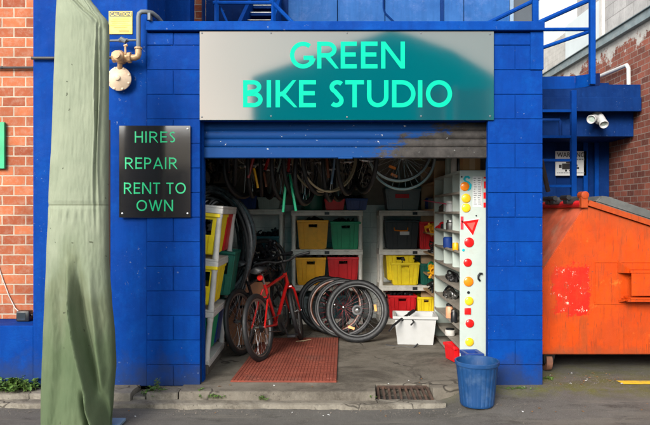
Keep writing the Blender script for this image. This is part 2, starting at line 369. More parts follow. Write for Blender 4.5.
for k, (x0, x1, yf, z) in enumerate([(-4.5, -2.15, 4.97, -.03), (-2.14, -1.52, 4.925, -.008), (-1.40, -1.16, 4.95, -.016)]):
    rough_slab('pavement', [(x0, yf), (x1, yf-.004), (x1+.005, 5.5 if x0 < -2.2 else 5.17), (x0, 5.5 if x0 < -2.2 else 5.17)], -.13, z, m_kerb, .02)
rough_slab('pavement', [(-1.51, 4.965), (-1.41, 4.96), (-1.41, 5.17), (-1.51, 5.17)], -.13, -.05, m_kerb, .02)
bm = nb(); y0 = 5.28
v = [bm.verts.new((PX(a, 5.2), y, ground_z(3, y)+.005)) for a, y in ((621, 5.15), (760, 5.12), (765, 5.25), (619, 5.26))]; bm.faces.new(v)
struct('yellow_line', bm, m_yline)
# drain grate sunk in the broken edge of the slab
t = thing('drain_grate', 'rusty cast iron drain grate set in the broken kerb edge', 'drain grate', (.625, 5.03, -.045))
def gp(u, vv, d=0):                          # u along X 0..1, vv from road up to slab
    return Vector((.425+.40*u+.02*(1-vv)*(1 if u > .5 else 0), 4.945+.185*vv, -.072+.062*vv+d))
def gbar(bm, a, b, wdt, th):
    a, b = Vector(a), Vector(b); d = (b-a).normalized(); n = Vector((0, -.32, .95)); s = d.cross(n).normalized()*wdt
    hexa(bm, [a-s-n*th, a+s-n*th, b+s-n*th, b-s-n*th, a-s, a+s, b+s, b-s])
bm = nb()
gbar(bm, gp(0, 0), gp(1, 0), .010, .02); gbar(bm, gp(0, 1), gp(1, 1), .010, .02)
gbar(bm, gp(0, .05), gp(0, .95), .010, .019); gbar(bm, gp(1, .05), gp(1, .95), .010, .019)
make('frame', bm, m_iron, t)
for k in range(8):
    bm = nb(); gbar(bm, gp(.11+.112*k, .06, -.002), gp(.11+.112*k, .94, -.002), .0085, .02); make('bar', bm, m_iron, t)
bm = nb(); a = [gp(0, 0, -.05), gp(1, 0, -.05), gp(1, 1, -.09), gp(0, 1, -.09)]; bm.faces.new([bm.verts.new(p) for p in a])
make('sump', bm, M('wet_silt', (.06, .09, .09), .15), t)

# ------------------------------------------------------------------ garage building
def part(name, m, parent, *boxes, bev=0, **k):
    bm = nb()
    for b in boxes: box(bm, *b, bev=bev)
    return make(name, bm, m, parent, **k)
YW = 5.14
XL0, XL1, XR0, XR1 = PX(147, YW), PX(200, YW), PX(488, YW), PX(542.5, YW)
gar = thing('garage', 'blue painted block garage with its roller door half raised', 'garage', (0, YW, 0))
def block_pier(x0, x1, flip, dp=.2):
    bm = nb(); box(bm, x0+.002, x1-.002, YW+.005, YW+dp, -.01, 2.86); w_ = x1-x0
    z = .16; k = flip; zs = [(-.01, .155)]
    while z < 2.86: zs.append((z+.003, min(z+.197, 2.862))); z += .2
    for z0, z1 in zs:
        if z1-z0 < .05: continue
        cuts = [x0, x1] if k % 2 == 0 else [x0, (x0+x1)/2, x1]
        for a, b in zip(cuts, cuts[1:]):
            j = .003
            d = random.uniform(-.0015, .0015)
            box(bm, a+(j if a > x0 else 0), b-(j if b < x1 else 0), YW-.002+d, YW+min(.08, dp-.004), z0, z1, bev=.0028)
        k += 1
    return make('block_pier', bm, m_blue, gar)
block_pier(XL0, XL1, 1); block_pier(XR0, XR1, 0, .055)
part('lintel', m_blue, gar, (XL1, XR0, YW+.01, YW+.16, 2.15, 2.86))
part('fascia_beam', m_blue2, gar, (XL0, XR1+.004, YW-.045, YW+.2, 2.872, 2.945), bev=.004)
part('corner_trim', m_blue2, gar, (PX(530, YW), XR1+.006, YW-.014, YW+.05, 2.56, 2.871), bev=.003)
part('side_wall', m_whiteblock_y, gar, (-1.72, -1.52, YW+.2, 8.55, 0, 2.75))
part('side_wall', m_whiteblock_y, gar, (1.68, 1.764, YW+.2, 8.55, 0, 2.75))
part('back_wall', m_whiteblock, gar, (-1.52, 1.68, 8.38, 8.55, 0, 1.50))
part('upper_lining', M('brown_lining_board', (.28, .24, .19), .85, var=.35, scale=4), gar, (-1.52, 1.68, 8.37, 8.55, 1.502, 2.75))
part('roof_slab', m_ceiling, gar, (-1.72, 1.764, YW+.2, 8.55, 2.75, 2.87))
# roller door: profiled slats, bottom rail and side guides
bm = nb(); prof = []; z = 1.945
while z < 2.30:
    prof += [(0, z+.002), (-.006, z+.008), (-.009, z+.03), (-.006, z+.055), (0, z+.060), (.006, z+.066)]; z += .071
a = [bm.verts.new((PX(201.5, 5.22), 5.262+d, h)) for d, h in prof]; b = [bm.verts.new((1.325+.045, 5.262+d, h)) for d, h in prof]
for i in range(len(prof)-1): bm.faces.new((a[i], b[i], b[i+1], a[i+1])).smooth = True
rd = make('roller_door', bm, m_curtain, gar, ang=60)
part('bottom_rail', m_curtain, rd, (-1.01, 1.365, 5.235, 5.285, 1.852, 1.942), bev=.006)
part('pull_handle', m_curtain, rd, (.11, .23, 5.222, 5.236, 1.845, 1.866), bev=.003)
part('door_guide', m_blue2, gar, (XL1-.001, XL1+.012, 5.225, 5.31, 0, 2.3)); part('door_guide', m_blue2, gar, (XR0+.025, XR0+.06, 5.225, 5.31, 0, 2.3))
bm = nb(); rod(bm, (-1.2, 5.55, 2.45), (1.55, 5.55, 2.45), .2, n=28); make('door_drum', bm, m_darkmetal, gar)

# ------------------------------------------------------------------ lettering
def arc(cx, cz, rx, rz, a0, a1, n=20): return [(cx+rx*math.cos(R(a0+(a1-a0)*i/n)), cz+rz*math.sin(R(a0+(a1-a0)*i/n))) for i in range(n+1)]
W = .162; h = W/2                             # stroke width relative to the cap height; outlines run along the stroke's middle
GL = {
 'G': (.90, [arc(.5, .5, .5-h, .5-h, 52, 345, 30), [(.52, .40), (.90-h, .40), (.90-h, .16)]]),
 'R': (.76, [[(h, 0), (h, 1)], [(h, 1-h), (.36, 1-h)]+arc(.36, .705, .27, .295-h, 90, -90, 16)+[(h, .41+h)], [(.36, .46), (.68, 0)]]),
 'E': (.62, [[(h, 0), (h, 1)], [(h, 1-h), (.62, 1-h)], [(h, .52), (.58, .52)], [(h, h), (.62, h)]]),
 'N': (.86, [[(h, 0), (h, 1)], [(.86-h, 0), (.86-h, 1)], [(h*1.1, 1-.02), (.86-h*1.1, .02)]]),
 'B': (.72, [[(h, 0), (h, 1)], [(h, 1-h), (.36, 1-h)]+arc(.36, .75, .22, .25-h, 90, -90, 14)+[(h, .5+h*.3)], [(h, .5-h*.1), (.38, .5-h*.1)]+arc(.38, .245+h/2, .25, .245-h/2, 90, -90, 14)+[(h, h)]]),
 'I': (.19, [[(h, 0), (h, 1)]]),
 'K': (.76, [[(h, 0), (h, 1)], [(h, .45), (.30, .52), (.64, 1)], [(.26, .50), (.68, 0)]]),
 'S': (.54, [arc(.30, .745, .20, .255-h, 40, 215, 14)+[(.22, .58), (.33, .45)]+arc(.26, .255, .19, .255-h, 35, -140, 14)]),
 'T': (.66, [[(.33, 0), (.33, 1-h)], [(0, 1-h), (.66, 1-h)]]),
 'U': (.78, [[(h, 1), (h, .39)]+arc(.39, .39, .39-h, .39-h, 180, 360, 18)+[(.78-h, 1)]]),
 'D': (.86, [[(h, 0), (h, 1)], [(h, 1-h), (.36, 1-h)]+arc(.36, .5, .5-h, .5-h, 90, -90, 22)+[(h, h)]]),
 'O': (1.0, [arc(.5, .5, .5-h, .5-h, 0, 360, 40)]),
 'H': (.74, [[(h, 0), (h, 1)], [(.74-h, 0), (.74-h, 1)], [(h, .52), (.74-h, .52)]]),
 'P': (.66, [[(h, 0), (h, 1)], [(h, 1-h), (.34, 1-h)]+arc(.34, .69, .24, .31-h, 90, -90, 16)+[(h, .38+h)]]),
 'A': (.86, [[(h*.9, 0), (.43, 1-.03)], [(.86-h*.9, 0), (.43, 1-.03)], [(.2, .30), (.66, .30)]]),
 'W': (1.2, [[(h*.8, 1), (.34, .03)], [(.34, .03), (.60, .97)], [(.60, .97), (.86, .03)], [(.86, .03), (1.2-h*.8, 1)]]),
 'C': (.80, [arc(.5, .5, .5-h, .5-h, 45, 315, 26)]),
}
def letter(bm, ch, x0, x1, z0, z1, y, k0=0, bold=1.):
    wd, strokes = GL[ch]; H = z1-z0; hx = (x1-x0)/wd
    for si, st in enumerate(strokes):
        pts = [Vector((x0+p[0]*hx, z0+p[1]*H)) for p in st]
        pts = [p for i, p in enumerate(pts) if i == 0 or (p-pts[i-1]).length > 1e-5]
        for e_, q_ in ((0, 1), (-1, -2)):
            dd = pts[e_]-pts[q_]; zz = st[e_][1]
            if abs(dd.x) > .02*H and abs(dd.y) > .1*H and (zz <= .001 or zz >= .999): pts[e_] = pts[e_]+dd.normalized()*W*H*.5
        yy = y-.0005*(si+1)-.0001*k0; hw = W*H*.5*bold; L = []; Rr = []; n = len(pts); loop = (pts[0]-pts[-1]).length < 1e-4
        for i, p in enumerate(pts):
            d0 = (pts[i]-pts[i-1]).normalized() if i else ((pts[0]-pts[-2]).normalized() if loop else None)
            d1 = (pts[i+1]-pts[i]).normalized() if i < n-1 else ((pts[1]-pts[0]).normalized() if loop else None)
            d0 = d0 if d0 is not None else d1; d1 = d1 if d1 is not None else d0
            d = (d0+d1).normalized(); nn = Vector((-d.y, d.x)); m_ = hw/max(.5, nn.dot(Vector((-d0.y, d0.x))))
            L.append(p+nn*m_); Rr.append(p-nn*m_)
        f = [[bm.verts.new((q.x, yy, min(z1, max(z0, q.y)))) for q in s_] for s_ in (L, Rr)]; bk = [[bm.verts.new((q.x, y+.002, min(z1, max(z0, q.y)))) for q in s_] for s_ in (L, Rr)]
        for i in range(n-1):
            bm.faces.new((f[0][i], f[0][i+1], f[1][i+1], f[1][i])); bm.faces.new((f[0][i], bk[0][i], bk[0][i+1], f[0][i+1])); bm.faces.new((f[1][i], f[1][i+1], bk[1][i+1], bk[1][i]))
        for i in (0, n-1): bm.faces.new((f[0][i], f[1][i], bk[1][i], bk[0][i]))
def px_text(name, items, ya, yb, Y, m, parent, bold=1.):
    bm = nb()
    for k, (ch, a, b) in enumerate(items): letter(bm, ch, PX(a, Y), PX(b, Y), PZ(yb, Y), PZ(ya, Y), Y, k % 2, bold)
    return make(name, bm, m, parent, smooth=False)
def run(word, a, b, gap=.16, space=.42):     # spreads a word's letters between two pixel columns
    tot = sum(GL[c][0] if c != ' ' else space-gap for c in word)+gap*(len(word)-1); k = (b-a)/tot; x = a; o = []
    for c in word:
        if c == ' ': x += (space-gap+gap)*k; continue
        o.append((c, x, x+GL[c][0]*k)); x += (GL[c][0]+gap)*k
    return o
def font_text(name, s, a, b, ya, yb, Y, m, parent, th=.0006):
    cu = bpy.data.curves.new(name, 'FONT'); cu.body = s; cu.size = 1; cu.extrude = 0; cu.offset = .018
    o = bpy.data.objects.new(name, cu); COL.objects.link(o); bpy.context.view_layer.update()
    me = bpy.data.meshes.new_from_object(o.evaluated_get(bpy.context.evaluated_depsgraph_get()))
    bpy.data.objects.remove(o); bm = nb(); bm.from_mesh(me); bpy.data.meshes.remove(me)
    lo = [min(v.co[i] for v in bm.verts) for i in (0, 1)]; hi = [max(v.co[i] for v in bm.verts) for i in (0, 1)]
    for v in bm.verts:
        u, q = (v.co.x-lo[0])/(hi[0]-lo[0]), (v.co.y-lo[1])/(hi[1]-lo[1])
        v.co = (PX(a+(b-a)*u, Y), Y-th, PZ(yb+(ya-yb)*q, Y))
    return make(name, bm, m, parent, smooth=False)
def board(parent, name, a, b, ya, yb, Y, th, m, bev=.002): return part(name, m, parent, (PX(a, Y), PX(b, Y), Y, Y+th, PZ(yb, Y), PZ(ya, Y)), bev=bev)
def screws(parent, pts, Y, r=.008, m=None):
    for x, y in pts:
        bm = nb(); lathe(bm, P(x, y, Y), [(r, 0), (r, .003), (r*.4, .005)], 12, (0, -1, 0)); make('screw', bm, m or m_steel, parent)
Y = 5.118
t = thing('shop_sign', 'long reflective shop sign reading GREEN BIKE STUDIO above the roller door', 'shop sign', P(346, 121, Y))
board(t, 'panel', 199.5, 494, 30.5, 120, Y, .014, m_signboard)
px_text('lettering', [('G', 290, 313.5), ('R', 317, 338), ('E', 340.8, 356.8), ('E', 361, 377.5), ('N', 381, 405)], 41.5, 68.5, Y-.001, m_mint, t)
px_text('lettering', [('B', 243, 263), ('I', 266.8, 271.6), ('K', 275.5, 296.5), ('E', 299, 316), ('S', 329, 344), ('T', 345.2, 364), ('U', 367, 388.5), ('D', 392, 415.5), ('I', 418, 423), ('O', 426, 452)], 80, 107.3, Y-.001, m_mint, t)
screws(t, [(202, 33), (271, 33), (347, 33), (421, 33), (490, 34), (202, 117), (271, 116), (347, 117), (421, 116), (490, 116)], Y, .007, m_galv)
Y = 5.112
t = thing('services_sign', 'glossy black sign listing HIRES, REPAIR and RENT TO OWN', 'sign', P(154, 217, Y))
board(t, 'panel', 119, 190.5, 125.5, 217.5, Y, .016, m_blackgloss)
for wd, a, b, ya, yb in (('HIRES', 134.5, 175.5, 131.3, 142.6), ('REPAIR', 124.8, 177.3, 157.3, 169), ('RENT TO', 123.7, 186, 182.3, 194), ('OWN', 136.3, 173.3, 199.7, 211.3)):
    px_text('lettering', run(wd, a, b), ya, yb, Y-.001, m_mint2, t, .72)
screws(t, [(122.5, 213.5), (187.5, 213.5), (187.5, 129)], Y)
Y = 5.150
t = thing('caution_notice', 'faded yellow CAUTION notice screwed to the blue column above the gas pipe', 'notice', P(120, 34, Y))
board(t, 'panel', 108.7, 132.3, 10.8, 34, Y, .004, m_caution, .001)
board(t, 'heading_band', 109.4, 131.6, 11.5, 16.3, Y-.0012, .001, m_ink, 0)
font_text('lettering', 'CAUTION', 110.3, 130.7, 12.2, 15.7, Y-.0014, m_caution, t)
bm = nb()
for k, (a, b) in enumerate([(112, 129), (111, 130), (112, 128), (110.5, 131), (114, 127)]):
    yy = 18.6+2.1*k; box(bm, PX(a, Y), PX(b, Y), Y-.001, Y+.001, PZ(yy+.55, Y), PZ(yy, Y))
box(bm, PX(119, Y), PX(129, Y), Y-.001, Y+.001, PZ(32, Y), PZ(30, Y))
make('small_print', bm, M('brown_faded_ink', (.40, .26, .05), .6), t)

# ------------------------------------------------------------------ left neighbour: brick bay in a blue frame
t = thing('brick_shopfront', 'orange brick wall panel framed by a blue column and plinth', 'building', (-2.4, 5.2, 0))
XC = PX(33, 5.16)
part('brick_panel', m_brick, t, (-6.5, XC-.001, 5.5, 5.75, .475, 6))
part('column', m_blue, t, (XC, XL0-.002, 5.158, 5.75, -.02, 6), bev=.006)
part('plinth', m_blue, t, (-6.5, XC-.001, 5.172, 5.75, -.02, .472), bev=.006)
t = thing('green_sign', 'plain green sign board at the left edge of the brick wall', 'sign', (PX(-20, 5.46), 5.46, PZ(168, 5.46)))
board(t, 'panel', -45, 4.3, 122, 168.5, 5.46, .03, M('signal_green_paint', (.0, .34, .13), .5))
bm = nb(); tube(bm, [P(-20, 67.5, 5.47), P(10, 67.6, 5.47), P(33.5, 67.4, 5.47)], .011); rod(bm, P(1, 67.5, 5.47), P(2.5, 67.5, 5.47), .014)
tag(make('conduit_pipe', bm, m_pipeblack), 'thin black conduit running level across the orange bricks', 'pipe')
t = thing('floodlight', 'small black floodlight resting on the blue ledge below the bricks', 'floodlight', P(24, 324, 5.4))
bm = nb(); a = P(17, 321.5, 5.38); b = P(30, 311, 5.38); box(bm, a.x, b.x, 5.36, 5.44, .474, b.z, bev=.008, seg=2)
for k in range(6): box(bm, a.x+.012+.016*k, a.x+.018+.016*k, 5.44, 5.462, .482, b.z-.008)
make('body', bm, m_blackp, t)
part('lens', m_glass, t, (a.x+.012, b.x-.03, 5.357, 5.362, .486, b.z-.012))
bm = nb(); tube(bm, [P(31, 317, 5.42), P(33, 313, 5.46), P(32, 318, 5.47)], .006); rod(bm, P(30, 315, 5.4), P(32.8, 315, 5.4), .012); make('bracket', bm, m_blackp, t)
bm = nb(); tube(bm, [P(-3, 262, 5.49), P(3, 280, 5.49), P(9, 296, 5.49), P(15, 308, 5.485), P(19, 312, 5.45)], .0045, 6); make('cable', bm, M('pale_cable', (.55, .5, .45), .5), t)

# gas regulator and its pipework on the column
Yg = 5.06
t = thing('gas_regulator', 'cream gas regulator with valve and bent pipe on the blue column', 'gas regulator', P(119, 90, Yg))
bm = nb(); c = P(119, 78.5, 5.10)
lathe(bm, c+Vector((0, .05, 0)), [(.05, 0), (.075, .012), (.094, .03), (.098, .036), (.098, .05), (.090, .056), (.045, .078), (.03, .086), (.022, .088), (.022, .10), (.012, .104)], 32, (0, -1, 0))
make('diaphragm_case', bm, m_cream, t)
bm = nb()
for k in range(8): q = R(45*k+20); lathe(bm, c+Vector((math.cos(q)*.088, 0, math.sin(q)*.088)), [(.009, 0), (.009, .012), (.004, .014)], 6, (0, -1, 0))
make('bolt', bm, m_cream, t)
bm = nb(); rod(bm, c+Vector((0, .02, .06)), P(120, 62, Yg), .02, n=12); make('neck', bm, m_brass, t)
bm = nb(); rod(bm, P(113.5, 57, Yg), P(129.5, 57.5, Yg), .036, n=14); rod(bm, P(113, 57, Yg), P(115.5, 57, Yg), .044, n=8); rod(bm, P(128, 57.5, Yg), P(131, 57.5, Yg), .044, n=8)
lathe(bm, P(120, 57, Yg), [(.05, -.05), (.052, .02), (.04, .05), (.018, .055), (.018, .085), (.03, .088), (.03, .096)], 16, (0, -1, 0))
rod(bm, P(125.5, 54, Yg-.03), P(125.3, 44.5, Yg-.03), .009, .007); rod(bm, P(124, 46, Yg-.03), P(127.5, 44.8, Yg-.03), .011); make('valve', bm, m_brass, t)
bm = nb(); tube(bm, [P(131, 57.5, Yg), P(135, 57.5, Yg), P(137.6, 56.5, Yg), P(138.4, 53.5, Yg), P(138.4, 48, Yg)], .026, 12); rod(bm, P(138.4, 49, Yg), P(138.4, 47.3, Yg), .032); make('elbow', bm, m_brass, t)
bm = nb(); tube(bm, [P(138.4, 49, Yg), P(138.4, 30, Yg), P(138.4, 17, Yg), P(139.2, 13.5, Yg), P(141.5, 11.8, Yg+.005), P(145, 11.6, Yg+.01), P(152, 12.8, Yg+.04), P(157.5, 17, Yg+.1), P(163, 24, Yg+.16)], .0185, 12); make('riser_pipe', bm, m_galv, t)
bm = nb(); rod(bm, P(137.3, 40, Yg+.02), P(95, 41, Yg+.02), .009); rod(bm, P(119, 40.3, Yg+.02), P(128, 40.3, Yg+.02), .016); rod(bm, P(120.5, 38.6, Yg+.01), P(126, 41.6, Yg+.01), .02); make('bleed_pipe', bm, m_galv, t)
bm = nb(); rod(bm, P(113.5, 57.4, Yg), P(60, 57.8, Yg+.06), .013); rod(bm, P(62, 58, Yg+.07), P(31.5, 58, Yg+.07), .012); make('supply_pipe', bm, m_pipeblack, t)
bm = nb(); box(bm, P(149, 21, 5.1).x, P(151.5, 21, 5.1).x, Yg, 5.135, PZ(21, 5.1), PZ(14, 5.1)); make('pipe_clip', bm, m_galv, t)

# ------------------------------------------------------------------ draped parasol in the foreground
Yt = 4.34
t = thing('covered_parasol', 'tall closed parasol under a stained olive green canvas cover', 'parasol', P(79, 428, Yt))
prof = [(-42, 63, 66), (-38, 61.5, 70), (-20, 59, 80), (0, 57.3, 91), (12, 56.8, 100), (20, 56.6, 107), (24, 56.5, 108.6), (40, 56, 108.8), (60, 55.5, 108.5), (120, 53.5, 108), (200, 49.8, 107.5), (260, 47.6, 108.2), (300, 46, 111), (335, 44.6, 114.2), (365, 43.4, 115.4), (395, 42.4, 113), (432, 42, 111)]
def pf(y):
    for (a, l0, r0), (b, l1, r1) in zip(prof, prof[1:]):
        if a <= y <= b: k = (y-a)/(b-a); k2 = k*k*(3-2*k)*.4+k*.6; return l0+(l1-l0)*k2, r0+(r1-r0)*k2
    return prof[-1][1:]
bm = nb(); rings = []; NT = 260
def gs(x, s): return math.exp(-(x/s)**2)
ylist = [-42, -41, -40]+[-38+2*i for i in range(235)]+[431, 432]
for y in ylist:
    l, r = pf(y); cx = PX((l+r)/2, Yt); hw = (r-l)/2*Yt/FPX; z = PZ(y, Yt); ring = []
    for k in range(NT):
        th = 2*math.pi*k/NT                 # 0 = right, -90 deg = towards the camera
        ce, se = math.cos(th), math.sin(th)
        px_ = ce; py_ = math.copysign(abs(se)**.75, se)*.52
        fr = (1-se)/2 if se < 0 else .3
        u = (px_+1)/2                        # 0..1 across
        f = 0
        tp = max(0, 1-abs(y-110)/130)
        f += .05*gs(u-.90+.015*math.sin(y*.05), .02)*tp+.045*gs(u-.83-.01*math.sin(y*.06), .018)*tp-.05*gs(u-.865, .02)*tp   # vertical creases near the right edge
        tt = max(0, min(1, (70-y)/70)); uu = .62+.36*max(0, min(1, y/30))
        f -= .06*gs(u-uu+.06, .05)*tt; f += .04*gs(u-uu+.13, .04)*tt
        if y > 255:
            q = min(1, (y-255)/45); s_ = (y-300)/120
            f += .13*q*gs(u-(.50+.16*s_+.24*max(0, s_)**2), .05)-.10*q*gs(u-(.62+.16*s_+.22*max(0, s_)**2), .055)
            f += .06*q*gs(u-(.80+.1*s_), .05)-.05*q*gs(u-(.30+.03*math.sin(y*.04)), .1)
            if y > 385: f += .10*min(1, (y-385)/18)*gs(u-(.72+.004*(y-385)), .035)-.12*min(1, (y-385)/18)*gs(u-(.64+.003*(y-385)), .04)
        f += .009*noise.noise((u*4, y*.02, 2))+.006*noise.noise((u*14, y*.03, 5))+.004*noise.noise((u*30, y*.11, 8))
        if abs(y-205) < 2.5: f -= .012
        f -= .02*gs(y-215, 6)*noise.noise((u*14, 0, 4))
        ring.append(Vector((cx+hw*px_*(1+.15*f), Yt+hw*py_*(1+.2*f)-hw*3.0*f*fr*(1 if se < 0 else 0), z+.010*noise.noise((u*7, 1, 9))*(1 if y > 425 else 0))))
    rings.append(ring)
loft(bm, rings)
g = G('stained_olive_canvas'); o = g.xyz()
col = g.mix(g.ramp(g.noise(4, 6, .6), .3, .7), (.175, .20, .14), (.235, .26, .185))
e = g.math('ADD', o[2], g.ramp(g.noise(2.3, 5, .6, g.co((1.6, 1, .5))), .2, .8, -.5, .5))
col = g.mix(g.ramp(e, .55, 1.35, 1, 0), col, g.mix(g.ramp(g.noise(3, 5), .3, .7), (.072, .102, .052), (.10, .13, .07)))
e2 = g.math('MULTIPLY', g.ramp(e, 1.05, .9), g.ramp(e, .62, .82)); col = g.mix(g.math('MULTIPLY', e2, .28), col, (.10, .10, .05))
col = g.mix(g.ramp(g.noise(17, 3, .4), .725, .74, 0, .8), col, (.05, .055, .035))
sm = g.math('ABSOLUTE', g.math('SUBTRACT', o[2], PZ(205, Yt)-PZ(428, Yt))); col = g.mix(g.ramp(sm, .003, .006, .65, 0), col, (.10, .11, .07))
g.bump(g.math('ADD', g.math('MULTIPLY', g.noise(260, 2), .5), g.math('ADD', g.math('MULTIPLY', g.noise(7, 5, .6, g.co((1, 1, .25))), 1.6), g.noise(34, 4, .6, g.co((1, 1, .5), rot=(0, .35, 0))))), .42, .006)
make('cover', bm, g.out(col, .85, spec=.2), t, ang=70)
bm = nb(); rod(bm, P(108.4, 450-19, Yt+.06), P(108.4, 120, Yt+.06), .014, n=14); make('pole', bm, M('brown_pole_paint', (.13, .07, .05), .5), t)
bm = nb(); box(bm, PX(60, Yt), PX(117, Yt), Yt-.06, Yt+.2, -.098, -.075, bev=.004); make('base_plate', bm, m_pipeblue, t)
# ------------------------------------------------------------------ right neighbour and the blue back entrance
XR = 4.4
def RW(px, py):                              # the point where a pixel's ray meets the right-hand wall
    Y = XR*FPX/(px-325); return Vector((XR, Y, PZ(py, Y)))
t = thing('brick_warehouse', 'tall side wall of dark red brick with grey block above a steel channel', 'building', (XR, 9, 0))
zc = 1.4+.608*XR
part('brick_wall', m_brick2, t, (XR, XR+.3, 3, 13.2, -.02, zc-.07))
part('block_wall', m_cblock, t, (XR-.012, XR+.3, 3, 11.0, zc+.1, 8.5))
part('far_brick_wall', m_brick2, t, (XR-.004, XR+.3, 11.0, 13.2, zc-.07, zc+.62))
part('steel_channel', m_greysteel, t, (XR-.075, XR, 3, 13.2, zc-.065, zc+.0), (XR-.055, XR, 3, 13.2, zc, zc+.07), (XR-.085, XR, 3, 13.2, zc+.07, zc+.085), bev=.003)
a = RW(603, 50); b = RW(568, 50)
part('pale_panel', m_palepanel, t, (XR-.05, XR-.012, a.y, b.y, zc+.10, zc+.70), bev=.004)
part('panel_jamb', m_white, t, (XR-.06, XR-.012, a.y-.09, a.y, zc+.10, zc+.74))
t = thing('white_building', 'white rendered building seen in the gap behind the blue railings', 'building', (3.6, 17, 0))
part('wall', m_whitewall, t, (1.5, 12, 17, 18, 0, 14)); part('cornice', m_greyp, t, (1.4, 12, 16.9, 17.05, 5.15, 5.32))

# canopy box over the back door, with the door, its frame and notice
Yd = 9.75
t = thing('back_entrance', 'dark blue back entrance under a deep boxed canopy', 'entrance', (3.4, Yd, 0))
x1 = XR-.02
bm = nb(); Yc = XR*FPX/(642-325)
box(bm, 1.765, x1, Yc, Yc+.06, PZ(111.5, Yc), PZ(84.5, Yc)); box(bm, 1.765, x1, Yc-.03, Yc+.02, PZ(111.5, Yc), PZ(97.5, Yc), bev=.006)
box(bm, 1.765, x1, Yc+.06, Yd, PZ(100, Yc), PZ(96, Yc))
make('canopy_fascia', bm, m_blue4, t)
Yc2 = XR*FPX/(635-325)
part('canopy_box', m_blue4, t, (1.765, x1, Yc2, Yd+.05, PZ(136.5, Yc2), PZ(111, Yc2)), bev=.006)
part('wall', m_blue4, t, (1.3, PX(556, Yd), Yd, Yd+.2, -.02, 3.4), (PX(598, Yd), x1, Yd, Yd+.2, -.02, 3.4), (PX(556, Yd), PX(598, Yd), Yd, Yd+.2, 2.52, 3.4))
d = part('door', m_blue4, t, (PX(556, Yd), PX(598, Yd), Yd+.05, Yd+.1, -.02, 2.515), bev=.003)
part('architrave', m_blue2, t, (PX(583, Yd), PX(587, Yd), Yd-.03, Yd+.001, 0, 2.5), (PX(594, Yd), PX(598, Yd), Yd-.03, Yd+.001, 0, 2.5))
bm = nb(); rod(bm, (PX(590, Yd), Yd+.045, 1.05), (PX(590, Yd), Yd-.01, 1.05), .03); make('handle', bm, m_steel, d)
Yn = Yd-.03
t = thing('warning_notice', 'white WARNING notice with a black camera emblem on the blue door', 'notice', P(570, 176, Yn))
board(t, 'panel', 555.5, 586.5, 151, 175.6, Yn, .012, m_paper)
font_text('lettering', 'WARNING', 557, 584.5, 152.3, 157.2, Yn-.0015, m_ink, t)
bm = nb()
def nbx(a, b, ya, yb): box(bm, PX(a, Yn), PX(b, Yn), Yn-.002, Yn+.002, PZ(yb, Yn), PZ(ya, Yn))
x = 557
while x < 584: wd = random.uniform(1.2, 3); nbx(x, min(584.5, x+wd), 158.7, 160); x += wd+.5
make('small_print', bm, m_greyink, t); bm = nb()
x = 557
while x < 584: wd = random.uniform(1, 2.5); nbx(x, min(584.5, x+wd), 172.4, 173.3); x += wd+.5
make('small_print', bm, m_greyink, t)
bm = nb(); nbx(562, 574.5, 163.4, 169.4); nbx(559, 561.6, 164.6, 168); nbx(565, 567, 169.6, 171.6); nbx(566, 573, 161.8, 163.2); nbx(574.7, 577.5, 164.5, 166.5); nbx(576, 579, 167, 169); nbx(569, 575, 170, 171.3); make('camera_emblem', bm, m_ink, t)
Yl = Yc-.02
t = thing('security_light', 'twin headed white security light under the blue canopy edge', 'security light', P(598, 112, Yc2))
bm = nb(); lathe(bm, P(597, 113, Yc2-.03), [(.06, 0), (.06, .03), (.045, .05)], 16, (0, 0, -1)); rod(bm, P(597, 116, Yc2-.05), P(598, 121, Yc2-.12), .035); make('base', bm, m_white, t)
for (a, b, r) in ((P(596.5, 117, Yc2-.1), P(590.8, 119.5, Yc2-.3), .052), (P(600, 115, Yc2-.1), P(603.3, 122.8, Yc2-.26), .052)):
    bm = nb(); dd = (b-a).normalized(); lathe(bm, a, [(.028, 0), (.04, .02), (.048, .10), (r, .17), (r+.01, .25), (r+.004, .26), (r-.012, .23), (.03, .2)], 20, dd); h = make('lamp_head', bm, m_whiteclean, t)
    bm = nb(); lathe(bm, a, [(r-.012, .225), (r-.03, .23)], 20, dd); make('lens', bm, m_basket, h)
bm = nb(); lathe(bm, P(598, 121, Yc2-.13), [(.03, -.02), (.05, .01), (.03, .06)], 14, (0, -1, 0)); make('sensor', bm, m_white, t)
bm = nb(); q = .06
pts = [RW(575, 92.5), RW(594, 80), RW(620, 69.5), RW(631, 65)]
pts = [Vector((XR-.06, p.y, p.z)) for p in pts]; e = pts[-1]
tube(bm, pts+[e+Vector((0, -.05, -.06)), e+Vector((0, -.06, -.55))], .028, 10)
tag(make('drain_pipe', bm, m_whiteclean), 'white drain pipe angled along the red brick and down into the canopy', 'pipe')

# steel landing, railings and ladder bars beside the garage
Ys = 5.75
t = thing('steel_landing', 'bright blue steel landing and stair rails above the orange dumpster', 'stair landing', (2.2, Ys, PZ(88, Ys)))
bm = nb(); hexa(bm, [P(541, 89, Ys), P(575, 88.3, Ys), P(575, 88, Ys+.5), P(535, 88, Ys+.5), P(541, 76.5, Ys), P(575, 76, Ys), P(575, 76.5, Ys+.5), P(535, 77, Ys+.5)]); make('edge_beam', bm, m_blue2, t)
bm = nb(); hexa(bm, [P(575.1, 88.3, Ys), P(595, 85.4, Ys-.2), P(600, 85.4, Ys+.3), P(575.1, 88, Ys+.5), P(575.1, 75.8, Ys), P(595, 73.2, Ys-.2), P(600, 73, Ys+.3), P(575.1, 76, Ys+.5)]); make('edge_beam', bm, m_blue2, t)
def bar(a, b, r=.022, Ya=Ys, Yb=None, par=t, nm='rail', m=m_blue2, n=4):
    bm = nb(); rod(bm, P(*a, Ya), P(*b, Ya if Yb is None else Yb), r, n=n); return make(nm, bm, m, par)
